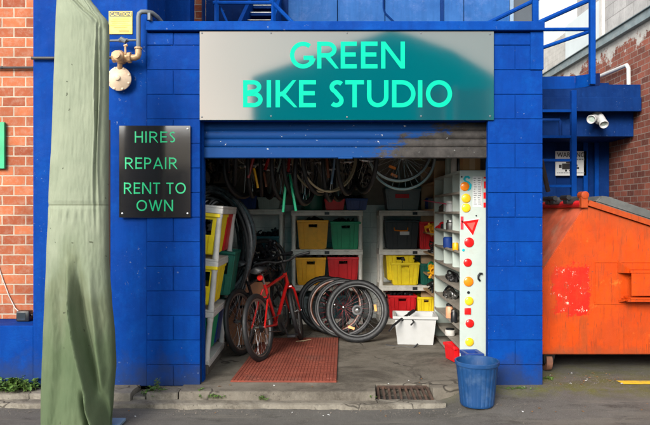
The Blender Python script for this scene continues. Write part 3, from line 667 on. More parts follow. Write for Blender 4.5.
bm = nb(); box(bm, PX(589.8, 5.52), PX(595, 5.52), 5.50, 5.55, PZ(84.5, 5.52), 4.2, bev=.004); make('post', bm, m_blue2, t)
bar((541, 29.4), (592, 29.2), .017, 5.56, 5.56, n=8)
bar((538.5, 22.6), (592, -1.5), .021, 5.56, 5.56, n=8)
bar((540, 48.5), (592, 30.5), .017, 5.62, 5.56, n=8)
Yk = 6.9
t = thing('blue_gate', 'blue steel gate of flat bars between garage and back door', 'gate', (PX(560, Yk), Yk, 0))
bm = nb(); box(bm, PX(571.8, Yk), PX(577, Yk), Yk, Yk+.06, -.02, PZ(90, Yk), bev=.004); make('post', bm, m_blue2, t)
for yy in (110.5, 136.5, 160, 186): part('rail', m_blue2, t, (1.80, PX(572, Yk), Yk+.01, Yk+.05, PZ(yy+1.3, Yk), PZ(yy-1.3, Yk)))
bm = nb(); tube(bm, [P(541, 120, Yk+.4), P(559, 120, Yk+.4), P(560.5, 122, Yk+.4), P(560.5, 137, Yk+.4)], .02, 6); make('latch_loop', bm, m_blue4, t)
bm = nb(); rod(bm, P(541.2, 160, 5.6), P(548, 191, 5.75), .022, n=8); tag(make('black_pole', bm, m_blackp), 'thin black pole leaning between garage corner and dumpster', 'pole')

# ------------------------------------------------------------------ upstairs behind the garage roof
t = thing('upper_storey', 'weathered blue panelled storey set back above the garage roof', 'building', (0, 7.6, 2.9))
Yu = 7.6
xe = PX(510, Yu)
cuts = [288, 337.5, 385, 441, 464, 510]
for a, b in zip(cuts, cuts[1:]):
    part('panel', m_blue3, t, (PX(a, Yu)+.004, PX(b, Yu)-.004, Yu, Yu+.06, 2.875, 6), bev=.004)
bm = nb(); box(bm, PX(440, Yu), PX(443.5, Yu), Yu-.02, Yu-.001, 2.875, 6)
tube(bm, [P(383.5, -20, Yu-.01), P(383.5, 8, Yu-.01), P(385, 13, Yu-.01), P(396, 24, Yu-.01), P(400, 40, Yu-.01)], .012, 5); make('batten', bm, m_blue4, t)
part('backing_wall', m_blue4, t, (PX(205, Yu), xe, Yu+.06, Yu+.3, 2.875, 6))
part('window', m_glass, t, (xe+.005, PX(540, Yu), Yu+.1, Yu+.13, 2.9, 5)); part('window_frame', m_pipeblue, t, (xe+.003, xe+.05, Yu+.02, Yu+.14, 2.9, 5), (PX(536, Yu), PX(540, Yu), Yu+.02, Yu+.14, 2.9, 5))
Yp = 5.9
t = thing('blue_parapet', 'plain blue wall rising behind the garage roof near the gas pipe', 'wall', (PX(168, Yp), Yp, 2.9))
part('face', m_blue, t, (-1.75, PX(190, Yp), Yp, Yp+.2, 2.90, 6))
t = thing('brick_pier', 'narrow pale orange brick pier behind the garage roof', 'brick pier', (PX(196, 8), 8, 2.9))
part('brickwork', m_brick, t, (PX(180, 8), PX(204, 8), 7.95, 8.2, 2.875, 6))
Yq = 6.4
t = thing('outdoor_stair', 'blue outdoor stair with pale worn tread nosings above the sign', 'stair', (PX(255, Yq), Yq, 2.9))
for k in range(5):
    yk = Yq+.27*k; zz = PZ(20.8, Yq)-.17+.17*k
    tr = part('tread', m_blue4, t, (PX(241, Yq), PX(270, Yq), yk, yk+.26, zz-.035, zz), bev=.003)
    part('nosing', m_alu, tr, (PX(241, Yq), PX(270, Yq), yk-.006, yk+.03, zz+.001, zz+.006))
for a in (238, 271.3):
    bm = nb(); x = PX(a, Yq); hexa(bm, [(x-.02, Yq-.1, 2.88), (x+.02, Yq-.1, 2.88), (x+.02, Yq+1.5, 3.82), (x-.02, Yq+1.5, 3.82), (x-.02, Yq-.1, 3.25), (x+.02, Yq-.1, 3.25), (x+.02, Yq+1.5, 4.19), (x-.02, Yq+1.5, 4.19)]); make('stringer', bm, m_blue2, t)
Yr = 6.1
for a in (216.5, 273.5): bar((a, 30), (a, -30), .022, Yr, Yr, t, 'post', m_blue2)
bar((213, 2.6), (274, 2.6), .018, Yr, Yr, t, n=8); bar((270, 0), (295, 25), .020, Yr, Yr, t, n=8); bar((220, 6), (229, 26), .012, Yr+.05, Yr+.05, t, n=6)
bar((203.5, 30), (203.5, -30), .02, Yr+.5, Yr+.5, t, 'post', m_blue4)
t = thing('diagonal_handrail', 'single sloping blue handrail before the upper window', 'handrail', P(490, 24, 5.9))
bar((470, 32), (541, -3), .020, 5.9, 5.9, t, 'rail', m_blue2, 8); bm = nb(); box(bm, PX(532.5, 5.6), PX(538, 5.6), 5.58, 5.62, 2.946, 4.2, bev=.003); make('post', bm, m_blue2, t)

# ------------------------------------------------------------------ orange dumpster
Yf = 5.5
t = thing('dumpster', 'battered orange metal dumpster with a dark grey lid and torn red sticker', 'dumpster', (2.7, Yf, 0))
XE = 3.62; zt = lambda x: 1.462+(x-2.265)*(-.325)
out = [(1.885, .165), (XE, .165), (XE, zt(XE)), (2.265, 1.462), (1.885, .885)]
bm = nb(); a = [bm.verts.new((x, Yf, z)) for x, z in out]; b = [bm.verts.new((x, Yf+1.55, z)) for x, z in out]
fa = bm.faces.new(a); bm.faces.new(b[::-1]); n = len(out)
for i in range(n): bm.faces.new((a[i], b[i], b[(i+1) % n], a[(i+1) % n]))
bmesh.ops.bevel(bm, geom=[e for e in bm.edges], offset=.006, segments=2, affect='EDGES')
bmesh.ops.recalc_face_normals(bm, faces=bm.faces)
body = make('body', bm, [m_orange, m_orangered], t)
for p in body.data.polygons:
    if p.normal.x < -.5 and p.normal.z > .2: p.material_index = 1
def raised(x0, x1, z0, z1, wd=.012, d=.006):
    bm = nb()
    for q in ((x0, x1, z0, z0+wd), (x0, x1, z1-wd, z1), (x0, x0+wd, z0+wd, z1-wd), (x1-wd, x1, z0+wd, z1-wd)): box(bm, q[0], q[1], Yf-d, Yf+.01, q[2], q[3], bev=.003)
    return bm
make('pressed_frame', raised(PX(594, Yf), XE-.05, PZ(304.5, Yf), PZ(261.5, Yf)), m_orange, t)
xa = PX(623.5, Yf); za, zb = PZ(298, Yf), PZ(270.5, Yf); yo = Yf-.13
bm = nb(); box(bm, xa, XE+.05, yo, Yf+.002, zb-.012, zb+.012, bev=.003); box(bm, xa, XE+.05, yo, Yf+.002, za, za+.02, bev=.003); box(bm, xa+.004, XE+.05, yo-.008, yo+.001, za+.035, zb-.013, bev=.002)
hexa(bm, [(xa-.045, Yf, za-.04), (xa, yo, za), (xa, yo, za+.012), (xa-.045, Yf, za-.02), (xa-.01, Yf, za-.04), (xa+.02, yo+.05, za), (xa+.02, yo+.05, za+.012), (xa-.01, Yf, za-.02)])
bm.verts.ensure_lookup_table()
make('fork_pocket', bm, m_orange, t)
bm = nb(); hexa(bm, [(xa-.055, Yf-.001, zb-.02), (xa+.005, yo+.02, zb-.012), (xa+.005, yo+.02, zb+.012), (xa-.055, Yf-.001, zb+.09), (xa-.045, Yf-.001, zb-.02), (xa+.015, yo+.03, zb-.012), (xa+.015, yo+.03, zb+.012), (xa-.045, Yf-.001, zb+.09)]); make('pocket_gusset', bm, m_orange, t)
bm = nb(); box(bm, xa-.02, XE+.05, Yf-.125, Yf+.001, za-.016, za-.001); make('pocket_floor', bm, m_orange, t)
# lid: a thick grey slab lying on an orange channel along the right-hand slope
def slope(x, off): n = Vector((.309, .951)); return (x+n.x*off, zt(x)+n.y*off)
bm = nb(); prism(bm, [slope(2.275, .004), slope(XE+.04, .004), slope(XE+.04, .05), slope(2.275, .05)], Yf-.03, Yf+1.55); make('lid_channel', bm, m_orange, t)
bm = nb(); prism(bm, [slope(2.33, .052), slope(XE+.1, .052), slope(XE+.1, .075), slope(XE-.3, .125), slope(2.42, .135), slope(2.36, .12)], Yf-.015, Yf+1.57)
bmesh.ops.bevel(bm, geom=list(bm.edges), offset=.012, segments=2, affect='EDGES'); make('lid', bm, m_lidgrey, t)
bm = nb(); c = P(585.5, 195, Yf-.04); lathe(bm, c, [(.024, 0), (.033, .004), (.033, .10), (.024, .11)], 18, (0, 1, 0)); box(bm, c.x-.03, c.x+.028, Yf-.03, Yf+.02, 1.44, c.z, bev=.004); make('hinge_tube', bm, m_orange, t)
bm = nb(); rod(bm, (2.25, Yf+.02, 1.475), (2.25, Yf+1.56, 1.475), .032, n=12); rod(bm, (2.215, Yf+1.5, 1.53), (1.9, Yf+1.52, 1.53), .02); make('rim', bm, m_red, t)
for yy in (.15, .48, .62, .98, 1.3):
    bm = nb(); box(bm, 2.16, 2.275, Yf+yy, Yf+yy+.1, 1.475, 1.545, bev=.015, seg=2); rod(bm, (2.17, Yf+yy-.03, 1.535), (2.17, Yf+yy+.14, 1.535), .022); make('hinge_bracket', bm, m_blackp, t)
for (x, y) in ((PX(547, 5.6), 5.62), (3.4, 5.62), (1.98, 6.85), (3.4, 6.85)):
    bm = nb(); rod(bm, (x-.02, y, .082), (x+.03, y, .082), .082, n=24); wh = make('castor', bm, m_rust, t)
    bm = nb(); hexa(bm, [(x-.035, y-.05, .07), (x+.045, y-.05, .07), (x+.045, y+.05, .07), (x-.035, y+.05, .07), (x-.05, y-.07, .17), (x+.06, y-.07, .17), (x+.06, y+.07, .17), (x-.05, y+.07, .17)]); make('fork', bm, m_darkmetal, wh)
    bm = nb(); rod(bm, (x-.021, y, .082), (x-.03, y, .082), .04, n=16); make('hub', bm, m_darkmetal, wh)

# ------------------------------------------------------------------ blue bucket
Yb = 4.80; c = Vector((PX(477, Yb), Yb, ground_z(PX(477, Yb), Yb)+.002))
t = thing('bucket', 'ribbed azure blue plastic bucket standing in front of the cabinet', 'bucket', c)
bm = nb(); n = 120; rings = []
Hb = .335
for r, z, rib in ((.0, .008, 0), (.118, .008, 0), (.122, 0, 0), (.127, .012, 0), (.1275, .022, 1), (.155, Hb-.045, 1), (.157, Hb-.035, 0), (.158, Hb-.03, 0), (.166, Hb-.028, 0), (.168, Hb-.004, 0), (.164, Hb, 0), (.155, Hb-.002, 0), (.152, Hb-.04, 0), (.122, .03, 0), (.0, .025, 0)):
    rings.append([c+Vector(((r+(-.0042 if rib and k % 5 in (0,) else 0))*math.cos(2*math.pi*k/n), (r+(-.0042 if rib and k % 5 in (0,) else 0))*math.sin(2*math.pi*k/n), z)) for k in range(n)])
loft(bm, rings, cap=False); bmesh.ops.remove_doubles(bm, verts=bm.verts, dist=.0005); make('shell', bm, m_bucket, t, ang=28)

# ------------------------------------------------------------------ buildings across the street (seen in the sign)
t = thing('teal_house', 'teal house across the street with a shallow gabled roof', 'house', (1.5, -10, -.1))
Yh = -10
bm = nb(); pts = [(-2.34, -.1), (5.6, -.1), (5.6, 5.7), (4.1, 6.6), (2.7, 7.1), (2.1, 7.28), (1.5, 7.05), (-2.34, 5.75)]; prism(bm, pts, Yh, Yh-6); make('wall', bm, m_teal_wall, t)
for x0, x1 in ((3.1, 3.75), (4.2, 5.2)):
    f = part('window', m_glass, t, (x0, x1, Yh-.1, Yh+.02, 4.3, 5.35)); part('frame', m_white, f, (x0-.08, x0-.003, Yh, Yh+.05, 4.2, 5.43), (x1+.003, x1+.08, Yh, Yh+.05, 4.2, 5.43))
part('door', m_darkmetal, t, (.6, 1.6, Yh, Yh+.03, -.1, 2.1)); part('shutter', m_greyp, t, (2.2, 5.0, Yh, Yh+.04, -.1, 2.8))
t = thing('beige_building', 'low beige building beside the teal house across the street', 'building', (-5, -10, -.1))
part('wall', m_beige_wall, t, (-14, -2.36, -16, -10, -.1, 3.6)); part('parapet', m_beige_wall, t, (-14.1, -2.36, -10.15, -9.93, 3.6, 4.1))
part('garage_door', m_darkmetal, t, (-7.8, -4.2, -9.999, -9.95, -.1, 2.9)); part('door', m_red, t, (-3.7, -2.8, -9.999, -9.95, -.1, 2.1))
# ------------------------------------------------------------------ builders for the things inside
def shelf_unit(label, loc, wd, dp, levels, m, rot=(0,0,0), inset=.03, group='white plastic shelving units'):
    t = thing('shelf_unit', label, 'shelving', loc, rot, group)
    for z in levels:
        bm = nb(); box(bm, 0, wd, 0, dp, z-.02, z, bev=.004)
        for q in ((0, wd, 0, .022), (0, wd, dp-.022, dp)): box(bm, q[0], q[1], q[2]-.001, q[3]+.001, z-.068, z-.0205, bev=.005)
        for q in ((0, .022), (wd-.022, wd)): box(bm, q[0]-.001, q[1]+.001, .0225, dp-.0225, z-.068, z-.0205, bev=.005)
        b = local('shelf', bm, m, t)
        bm = nb(); box(bm, wd*.5-.03, wd*.5+.03, -.003, .0, z-.056, z-.02); local('socket', bm, m_blackp, b)
    zs = [0]+list(levels)
    for (x, y) in ((inset, inset), (wd-inset, inset), (inset, dp-inset), (wd-inset, dp-inset)):
        bm = nb()
        for a, b in zip(zs, zs[1:]):
            if b-.068-a < .03: continue
            lathe(bm, (x, y, a), [(.030, 0), (.030, .03), (.0255, .045), (.0255, b-.068-a-.045), (.030, b-.068-a-.03), (.030, b-.068-a)], 12)
        local('post', bm, m, t)
    return t
def crate(label, loc, wd, dp, ht, m, rz=0, k=.86, group=None, tilt=(0, 0), name='crate', holes=True, ribs=4, cat='crate', m2=None, hole=(.3, .76, .87)):
    t = thing(name, label, cat, loc, (tilt[0], tilt[1], rz), group); th = .016
    def pt(x, y, z): q = k+(1-k)*z; return Vector((x*wd/2*q, y*dp/2*q, z*ht))
    bm = nb()
    def wall(ax, sg, cells):
        tt = th/(dp/2 if ax == 'y' else wd/2)
        for (a, b, z0, z1) in cells:
            f = (lambda u, o, z: pt(u, sg*(1-o*tt), z)) if ax == 'y' else (lambda u, o, z: pt(sg*(1-o*tt), u, z))
            hexa(bm, [f(a, 0, z0), f(b, 0, z0), f(b, 1, z0), f(a, 1, z0), f(a, 0, z1), f(b, 0, z1), f(b, 1, z1), f(a, 1, z1)])
    H = [(-1, -hole[0], 0, 1), (hole[0], 1, 0, 1), (-hole[0], hole[0], 0, hole[1]), (-hole[0], hole[0], hole[2], 1)] if holes else [(-1, 1, 0, 1)]
    ty = th/(dp/2)
    for sg in (-1, 1): wall('y', sg, H); wall('x', sg, [(-1+ty, 1-ty, 0, 1)])
    tx = th/(wd/2); hexa(bm, [pt(sx*(1-tx), sy*(1-ty), z) for z in (.01, .04) for sx, sy in ((-1, -1), (1, -1), (1, 1), (-1, 1))])
    pans = [(-.96, -.66), (-.61, -.36), (-.31, .31), (.36, .61), (.66, .96)] if ribs == 4 else [(-.96+1.92*i/ribs, -.96+1.92*(i+1)/ribs-.03) for i in range(ribs)]
    for (u0, u1) in (pans if ribs > 1 else []):
        for sg in (-1, 1):
            o1, o0 = sg*(1+.014/(dp/2)), sg*(1+.0005/(dp/2)); zt_ = .93
            if holes and u0 < hole[0] and u1 > -hole[0]: zt_ = hole[1]-.03
            hexa(bm, [pt(u0, o1, .03), pt(u1, o1, .03), pt(u1, o0, .03), pt(u0, o0, .03), pt(u0, o1, zt_), pt(u1, o1, zt_), pt(u1, o0, zt_), pt(u0, o0, zt_)])
            o1, o0 = sg*(1+.014/(wd/2)), sg*(1+.0005/(wd/2)); zt_ = .93
            hexa(bm, [pt(o1, u0, .03), pt(o1, u1, .03), pt(o0, u1, .03), pt(o0, u0, .03), pt(o1, u0, zt_), pt(o1, u1, zt_), pt(o0, u1, zt_), pt(o0, u0, zt_)])
    local('body', bm, m, t, smooth=False)
    bm = nb(); a, b = wd/2+.017, dp/2+.017; ia, ib = wd/2-.004, dp/2-.004
    for q in ((-a, a, -b, -ib), (-a, a, ib, b), (-a, -ia, -ib, ib), (ia, a, -ib, ib)): box(bm, *q, ht-.026, ht+.004, bev=.004)
    local('rim', bm, m2 or m, t)
    return t
def junk(label, loc, wd, dp, ht, m, cat='bike parts', n=26, seed=1):
    rnd = random.Random(seed); bm = nb()
    for i in range(n):
        c = Vector((rnd.uniform(-wd, wd)*.5, rnd.uniform(-dp, dp)*.5, rnd.uniform(0, ht*.7))); k = rnd.random()
        d = Vector((rnd.uniform(-1, 1), rnd.uniform(-1, 1), rnd.uniform(-.2, .8))).normalized()
        if k < .45: tube(bm, [c-d*.07, c+Vector((0, 0, .03)), c+d*.07], rnd.uniform(.008, .016), 6)
        elif k < .75: u, v = frame_of(d); torus(bm, c, u, v, rnd.uniform(.03, .055), .010, 14, 6)
        else: lathe(bm, c, [(.02, -.03), (.032, -.02), (.032, .02), (.018, .035)], 10, d)
    o = local('parts_heap', bm, m, None); o.location = loc
    return tag(o, label, cat)

# ---- wheels
def wheel_parts(parent, R0=.33, tyre=.024, mt=None, mr=None, spokes=28, tyre_on=True, knob=True, axis_w=.05, hubr=.018, msp=None):
    """wheel in the XZ plane about the parent's origin"""
    U, V = (1, 0, 0), (0, 0, 1); mt = mt or m_rubber; mr = mr or m_alu
    if tyre_on:
        bm = nb(); n, m_ = 72, 10; rings = []
        for i in range(n):
            q = 2*math.pi*i/n; d = Vector((math.cos(q), 0, math.sin(q))); rg = []
            for j in range(m_):
                s = 2*math.pi*j/m_; kk = 1+(.13 if knob and i % 2 == 0 and -1.3 < math.sin(s*.5) and math.cos(s) > .45 else 0)
                rg.append(d*(R0-tyre+math.cos(s)*tyre*kk)+Vector((0, math.sin(s)*tyre*.92, 0)))
            rings.append(rg)
        loft(bm, rings, closed=True); local('tyre', bm, mt, parent, ang=50)
    rr = R0-2*tyre-.004
    bm = nb(); n = 72; rings = []
    for i in range(n):
        q = 2*math.pi*i/n; d = Vector((math.cos(q), 0, math.sin(q)))
        rings.append([d*(rr+a)+Vector((0, b, 0)) for a, b in ((.012, -.013), (.012, .013), (-.004, .012), (-.013, .004), (-.013, -.004), (-.004, -.012))])
    loft(bm, rings, closed=True); local('rim', bm, mr, parent)
    bm = nb()
    for i in range(spokes):
        q = 2*math.pi*i/spokes; s = (-1)**i; q2 = q+(.55 if (i//2) % 2 else -.55)
        rod(bm, (math.cos(q)*(rr-.01), 0, math.sin(q)*(rr-.01)), (math.cos(q2)*hubr, s*axis_w*.55, math.sin(q2)*hubr), .0015, n=5)
    local('spokes', bm, msp or m_steel, parent)
    bm = nb(); lathe(bm, (0, -axis_w, 0), [(.006, -.02), (.006, 0), (hubr*.7, .005), (hubr*1.3, axis_w*.35), (hubr*1.3, axis_w*.45), (hubr*.7, axis_w*.55), (hubr*.7, axis_w*1.45), (hubr*1.3, axis_w*1.55), (hubr*1.3, axis_w*1.65), (hubr*.7, axis_w*2), (.006, axis_w*2.02), (.006, axis_w*2+.02)], 16, (0, 1, 0)); local('hub', bm, m_steel, parent)
def reflector(parent, q, m, R0=.2):
    bm = nb(); c = Vector((math.cos(R(q))*R0, -.012, math.sin(R(q))*R0)); u = Vector((-math.sin(R(q)), 0, math.cos(R(q)))); d = Vector((math.cos(R(q)), 0, math.sin(R(q))))
    hexa(bm, [c+u*a*.036+d*b*.013+Vector((0, e, 0)) for e in (-.006, .006) for a, b in ((-1, -1), (1, -1), (1, 1), (-1, 1))]); local('reflector', bm, m, parent)
def loose_wheel(label, loc, rot, R0=.33, refl=(), group=None, name='spare_wheel', **k):
    t = thing(name, label, 'bicycle wheel', loc, rot, group); wheel_parts(t, R0, **k)
    for q, m in refl: reflector(t, q, m)
    return t
def cassette(parent, y):
    bm = nb()
    for i in range(6): lathe(bm, (0, y-.004*i, 0), [(.05-.005*i, 0), (.05-.005*i, .002)], 24, (0, -1, 0))
    local('cassette', bm, m_darkmetal, parent)

def bike(label, loc, rz, lean, mp, seat_z=.86, steer=0, group=None, light=True, R0=.325):
    t = thing('bicycle', label, 'bicycle', loc, (0, 0, 0), group)
    t.rotation_mode = 'XYZ'; t.rotation_euler = (Matrix.Rotation(rz, 4, 'Z') @ Matrix.Rotation(lean, 4, 'X')).to_euler()
    rh, bb, fh = Vector((-.43, 0, R0)), Vector((0, 0, .285)), Vector((.625, 0, R0))
    st, hb, ht = Vector((-.165, 0, .70)), Vector((.435, 0, .63)), Vector((.395, 0, .76)); b2 = Vector((-.035, 0, .37))
    bm = nb(); rod(bm, bb, st, .0165, n=12); rod(bm, ht-Vector((0, 0, .025)), st-Vector((0, 0, .04))+Vector((.01, 0, 0)), .0165, n=12); rod(bm, hb+Vector((-.005, 0, .02)), bb, .019, n=12); rod(bm, hb, ht, .021, n=12); rod(bm, bb+Vector((0, -.036, 0)), bb+Vector((0, .036, 0)), .024)
    for s in (-1, 1):
        tube(bm, [st+Vector((-.01, .02*s, -.05)), st+Vector((-.06, .045*s, -.13)), rh+Vector((.0, .066*s, .0))], .0095, 8)
        tube(bm, [bb+Vector((-.02, .03*s, 0)), bb+Vector((-.12, .045*s, .0)), rh+Vector((0, .066*s, 0))], .0105, 8)
    rod(bm, st+Vector((-.055, -.05, -.125)), st+Vector((-.055, .05, -.125)), .009); local('frame', bm, mp, t)
    bm = nb(); rod(bm, st-Vector((-.02, 0, .06)), Vector((-.205, 0, seat_z-.05)), .0135, n=12); local('seat_post', bm, m_steel, t)
    sp = [(-.335, .012, .0), (-.33, .062, .012), (-.29, .076, .02), (-.24, .066, .016), (-.19, .04, .012), (-.13, .022, .008), (-.08, .018, .004), (-.062, .008, 0)]
    bm = nb(); loft(bm, [[Vector((x, math.cos(q)*w_, seat_z-.018+math.sin(q)*.024+zz+(-.02*abs(math.cos(q))))) for q in [2*math.pi*i/14 for i in range(14)]] for x, w_, zz in sp]); sd_ = local('saddle', bm, m_leather, t, ang=70)
    bm = nb()
    for s in (-1, 1): tube(bm, [(-.32, .03*s, seat_z-.03), (-.25, .02*s, seat_z-.055), (-.16, .02*s, seat_z-.055), (-.08, .006*s, seat_z-.03)], .0035, 6)
    local('rail', bm, m_steel, sd_)
    # rear wheel
    wr = bpy.data.objects.new('wheel', None); COL.objects.link(wr); wr.parent = t; wr.location = rh; wheel_parts(wr, R0, tyre=.026); cassette(wr, -.03)
    # steered assembly
    fk = bpy.data.objects.new('front_end', None); COL.objects.link(fk); fk.parent = t; fk.location = hb; ax = (ht-hb).normalized()
    fk.rotation_euler = Matrix.Rotation(steer, 4, ax).to_euler(); L = lambda p: Vector(p)-hb
    bm = nb(); cr = hb-ax*.03
    for s in (-1, 1): tube(bm, [L(cr+Vector((0, .03*s, 0))), L(cr+Vector((.012, .055*s, -.03))), L((hb*.5+fh*.5)+Vector((-.012, .058*s, -.02))), L(fh+Vector((0, .054*s, 0)))], [.013, .014, .0125, .008], 8)
    rod(bm, L(cr+Vector((0, -.04, 0))), L(cr+Vector((0, .04, 0))), .017); local('fork', bm, mp, fk)
    wf = bpy.data.objects.new('wheel', None); COL.objects.link(wf); wf.parent = t
    wf.location = hb+Matrix.Rotation(steer, 3, ax) @ (fh-hb); wf.rotation_euler = Matrix.Rotation(steer, 4, ax).to_euler(); wheel_parts(wf, R0, tyre=.026)
    tp = ht+ax*.09; cl = tp+Vector((.075, 0, .035))
    bm = nb(); rod(bm, L(ht), L(tp+ax*.02), .0145); rod(bm, L(tp), L(cl), .014); rod(bm, L(cl+Vector((0, -.025, 0))), L(cl+Vector((0, .025, 0))), .018); local('stem', bm, m_darkmetal, fk)
    bm = nb(); hp = [cl+Vector((-.035, -.30, .035)), cl+Vector((-.01, -.16, .03)), cl+Vector((0, -.06, 0)), cl, cl+Vector((0, .06, 0)), cl+Vector((-.01, .16, .03)), cl+Vector((-.035, .30, .035))]
    tube(bm, [L(p) for p in hp], .0115, 8); hbm = local('handlebar', bm, m_darkmetal, fk)
    for a, b in ((hp[0], hp[1]), (hp[6], hp[5])):
        bm = nb(); rod(bm, L(a+(a-b)*.02), L(a+(b-a)*.85), .017); local('grip', bm, m_blackp, fk)
        bm = nb(); q = a+(b-a)*.95; rod(bm, L(q), L(q+Vector((.04, 0, -.015))), .010); tube(bm, [L(q+Vector((.04, 0, -.01))), L(q+(a-b)*.4+Vector((.05, 0, -.02))), L(a+Vector((.045, 0, -.03)))], .006, 6); local('brake_lever', bm, m_blackp, fk)
    bm = nb(); tube(bm, [L(hp[1]+Vector((.03, 0, 0))), L(cl+Vector((.09, -.05, -.02))), L(ht+Vector((.03, 0, -.05)))], .0035, 5); tube(bm, [L(hp[5]+Vector((.03, 0, 0))), L(cl+Vector((.10, .05, -.01))), L(ht+Vector((-.02, .02, -.03)))], .0035, 5); local('cable', bm, m_blackp, fk)
    # drivetrain on the right side (-Y)
    bm = nb()
    for r_, y in ((.085, -.052), (.07, -.046), (.055, -.04)):
        lathe(bm, bb+Vector((0, y, 0)), [(r_, 0), (r_, .003)], 32, (0, -1, 0))
    local('chainring', bm, m_darkmetal, t)
    bm = nb(); d = Vector((math.cos(R(-60)), 0, math.sin(R(-60))))
    rod(bm, bb+Vector((0, -.068, 0)), bb+d*.17+Vector((0, -.075, 0)), .013, .010); rod(bm, bb+Vector((0, .055, 0)), bb-d*.17+Vector((0, .07, 0)), .013, .010); local('crank', bm, m_darkmetal, t)
    for s in (1, -1):
        c = bb+d*.17*s+Vector((0, -.125*s, 0)); bm = nb(); box(bm, c.x-.045, c.x+.045, c.y-.045, c.y+.045, c.z-.012, c.z+.012, bev=.004); local('pedal', bm, m_blackp, t)
    bm = nb()
    for z in (1, -1): rod(bm, bb+Vector((0, -.046, .084*z)), rh+Vector((0, -.046, .045*z)), .0045, n=6)
    local('chain', bm, m_iron, t)
    bm = nb(); rod(bm, rh+Vector((0, -.075, -.01)), rh+Vector((.02, -.07, -.075)), .012); rod(bm, rh+Vector((.02, -.055, -.07)), rh+Vector((.035, -.055, -.16)), .012); lathe(bm, rh+Vector((.035, -.046, -.16)), [(.022, 0), (.022, .006)], 14, (0, -1, 0)); local('derailleur', bm, m_steel, t)
    bm = nb()
    for s in (-1, 1):
        c = st+Vector((-.075, .045*s, -.14)); rod(bm, c, c+Vector((-.02, .025*s, .05)), .007); box(bm, c.x-.03, c.x+.03, c.y-.012*s-.006, c.y-.012*s+.006, c.z-.01, c.z+.008)
    local('brake', bm, m_darkmetal, t)
    if light:
        bm = nb(); lathe(bm, (-.235, .0, seat_z-.09), [(.02, 0), (.03, .006), (.03, .022), (.022, .032)], 18, (-1, 0, 0)); rod(bm, (-.20, 0, seat_z-.09), (-.24, 0, seat_z-.09), .01); local('tail_light', bm, m_redlens, t)
    return t

# ------------------------------------------------------------------ garage contents: shelving and crates
LV = (.065, .485, .935, 1.425)
YB = 7.90
xm = PX(291, YB); xr = PX(379, YB); xl = PX(283, YB)-.9
shelf_unit('greyed plastic shelving unit in the middle of the back wall with amber crates', (xm, YB, .002), .90, .42, LV, m_grimeshelf)
shelf_unit('plastic shelving unit against the back wall beside the pine rack', (xr, YB, .002), .90, .42, LV, m_grimeshelf)
shelf_unit('plastic shelving unit behind the hanging tyres at the left of the back wall', (xl, YB, .002), .90, .42, (.065, .485, .94, 1.44), m_grimeshelf)
YS = 5.46; lx = -.985
ls = shelf_unit('white plastic shelving unit leaning just inside the left door edge', (lx-.10, YS, .062), .40, .84, (.065, .505, .945, 1.41), m_white, (0, R(5.2), 0))
ls.location = (lx-.42, YS, .085)
bm = nb(); box(bm, -1.52, lx-.02, YS-.03, YS+1.0, -.002, .085, bev=.008)
tag(make('concrete_plinth', bm, M('dirty_brown_concrete', (.085, .07, .055), .9, bump=.4, var=.35)), 'low dirty brown concrete plinth under the leaning white shelves', 'plinth')
tk = math.tan(R(5.2))
def on_left(label, m, y, z, wd=.33, dp=.46, ht=.355, k=.86, rz=0, dx=0., **q):
    zz = z+.087; return crate(label, (lx-.22+tk*z+dx, YS+y, zz+.012), wd, dp, ht, m, rz, k, tilt=(0, R(5.2)), hole=(.74, .48, .86), **q)
GC = 'plastic crates on the shelves'
on_left('lemon yellow crate on the upper tier of the leaning white shelves', m_yellow, .24, .945, group=GC)
on_left('red crate behind the upper yellow crate on the leaning white shelves', m_red, .70, .945, dp=.36, group=GC)
on_left('lemon yellow crate on the second tier of the leaning white shelves', m_yellow, .24, .505, ht=.34, group=GC, dx=.02)
on_left('green crate on the lowest tier of the leaning white shelves', m_green, .26, .065, ht=.36, group=GC)
on_left('dark blue crate behind the green one on the lowest tier at left', m_dblue, .72, .065, dp=.36, ht=.36, group=GC)
on_left('dark green crate tipped outward behind the second tier yellow crate', m_dgreen, .74, .52, dp=.36, ht=.42, group=GC, dx=.09)
def backbin(label, px0, px1, py0, lv, m, depth=.36, yoff=.02, **q):
    a, b = PX(px0, YB), PX(px1, YB); z = LV[lv]+.004; return crate(label, ((a+b)/2, YB+yoff+depth/2, z), b-a-.03, depth, PZ(py0, YB)-z, m, group=q.pop('group', GC), **q)
backbin('amber yellow crate beside the green crate on the middle shelving', 297, 328.5, 220.5, 2, m_amber)
backbin('green crate beside an amber crate on the middle shelving', 330.5, 361, 222, 2, m_green)
backbin('amber yellow crate beside the red crate on the middle shelving', 295.5, 326, 258, 1, m_amber)
backbin('red crate beside an amber crate on the middle shelving', 327.5, 359, 257.5, 1, m_red)
backbin('teal crate on the bottom of the middle shelving behind the wheels', 330, 360, 296, 0, m_tealp)
backbin('slate grey crate on the bottom of the middle shelving', 296, 326, 297, 0, m_greyp)
backbin('blue bin on top of the middle shelving', 345.5, 368, 198.5, 3, m_dblue, .34, holes=False)
backbin('red bin on top of the middle shelving between green tub and blue bin', 324.5, 345, 199, 3, m_red, .34, holes=False)
c = Vector(((PX(300, YB)+PX(324, YB))/2, YB+.18, LV[3]+.003)); bm = nb(); lathe(bm, c, [(.0, .004), (.132, 0), (.138, .01), (.15, .20), (.158, .205), (.158, .222), (.146, .222), (.13, .02), (.0, .016)], 32, cap=False)
tag(make('tub', bm, m_dgreen, ang=40), 'round dark green tub on top of the middle shelving', 'tub')
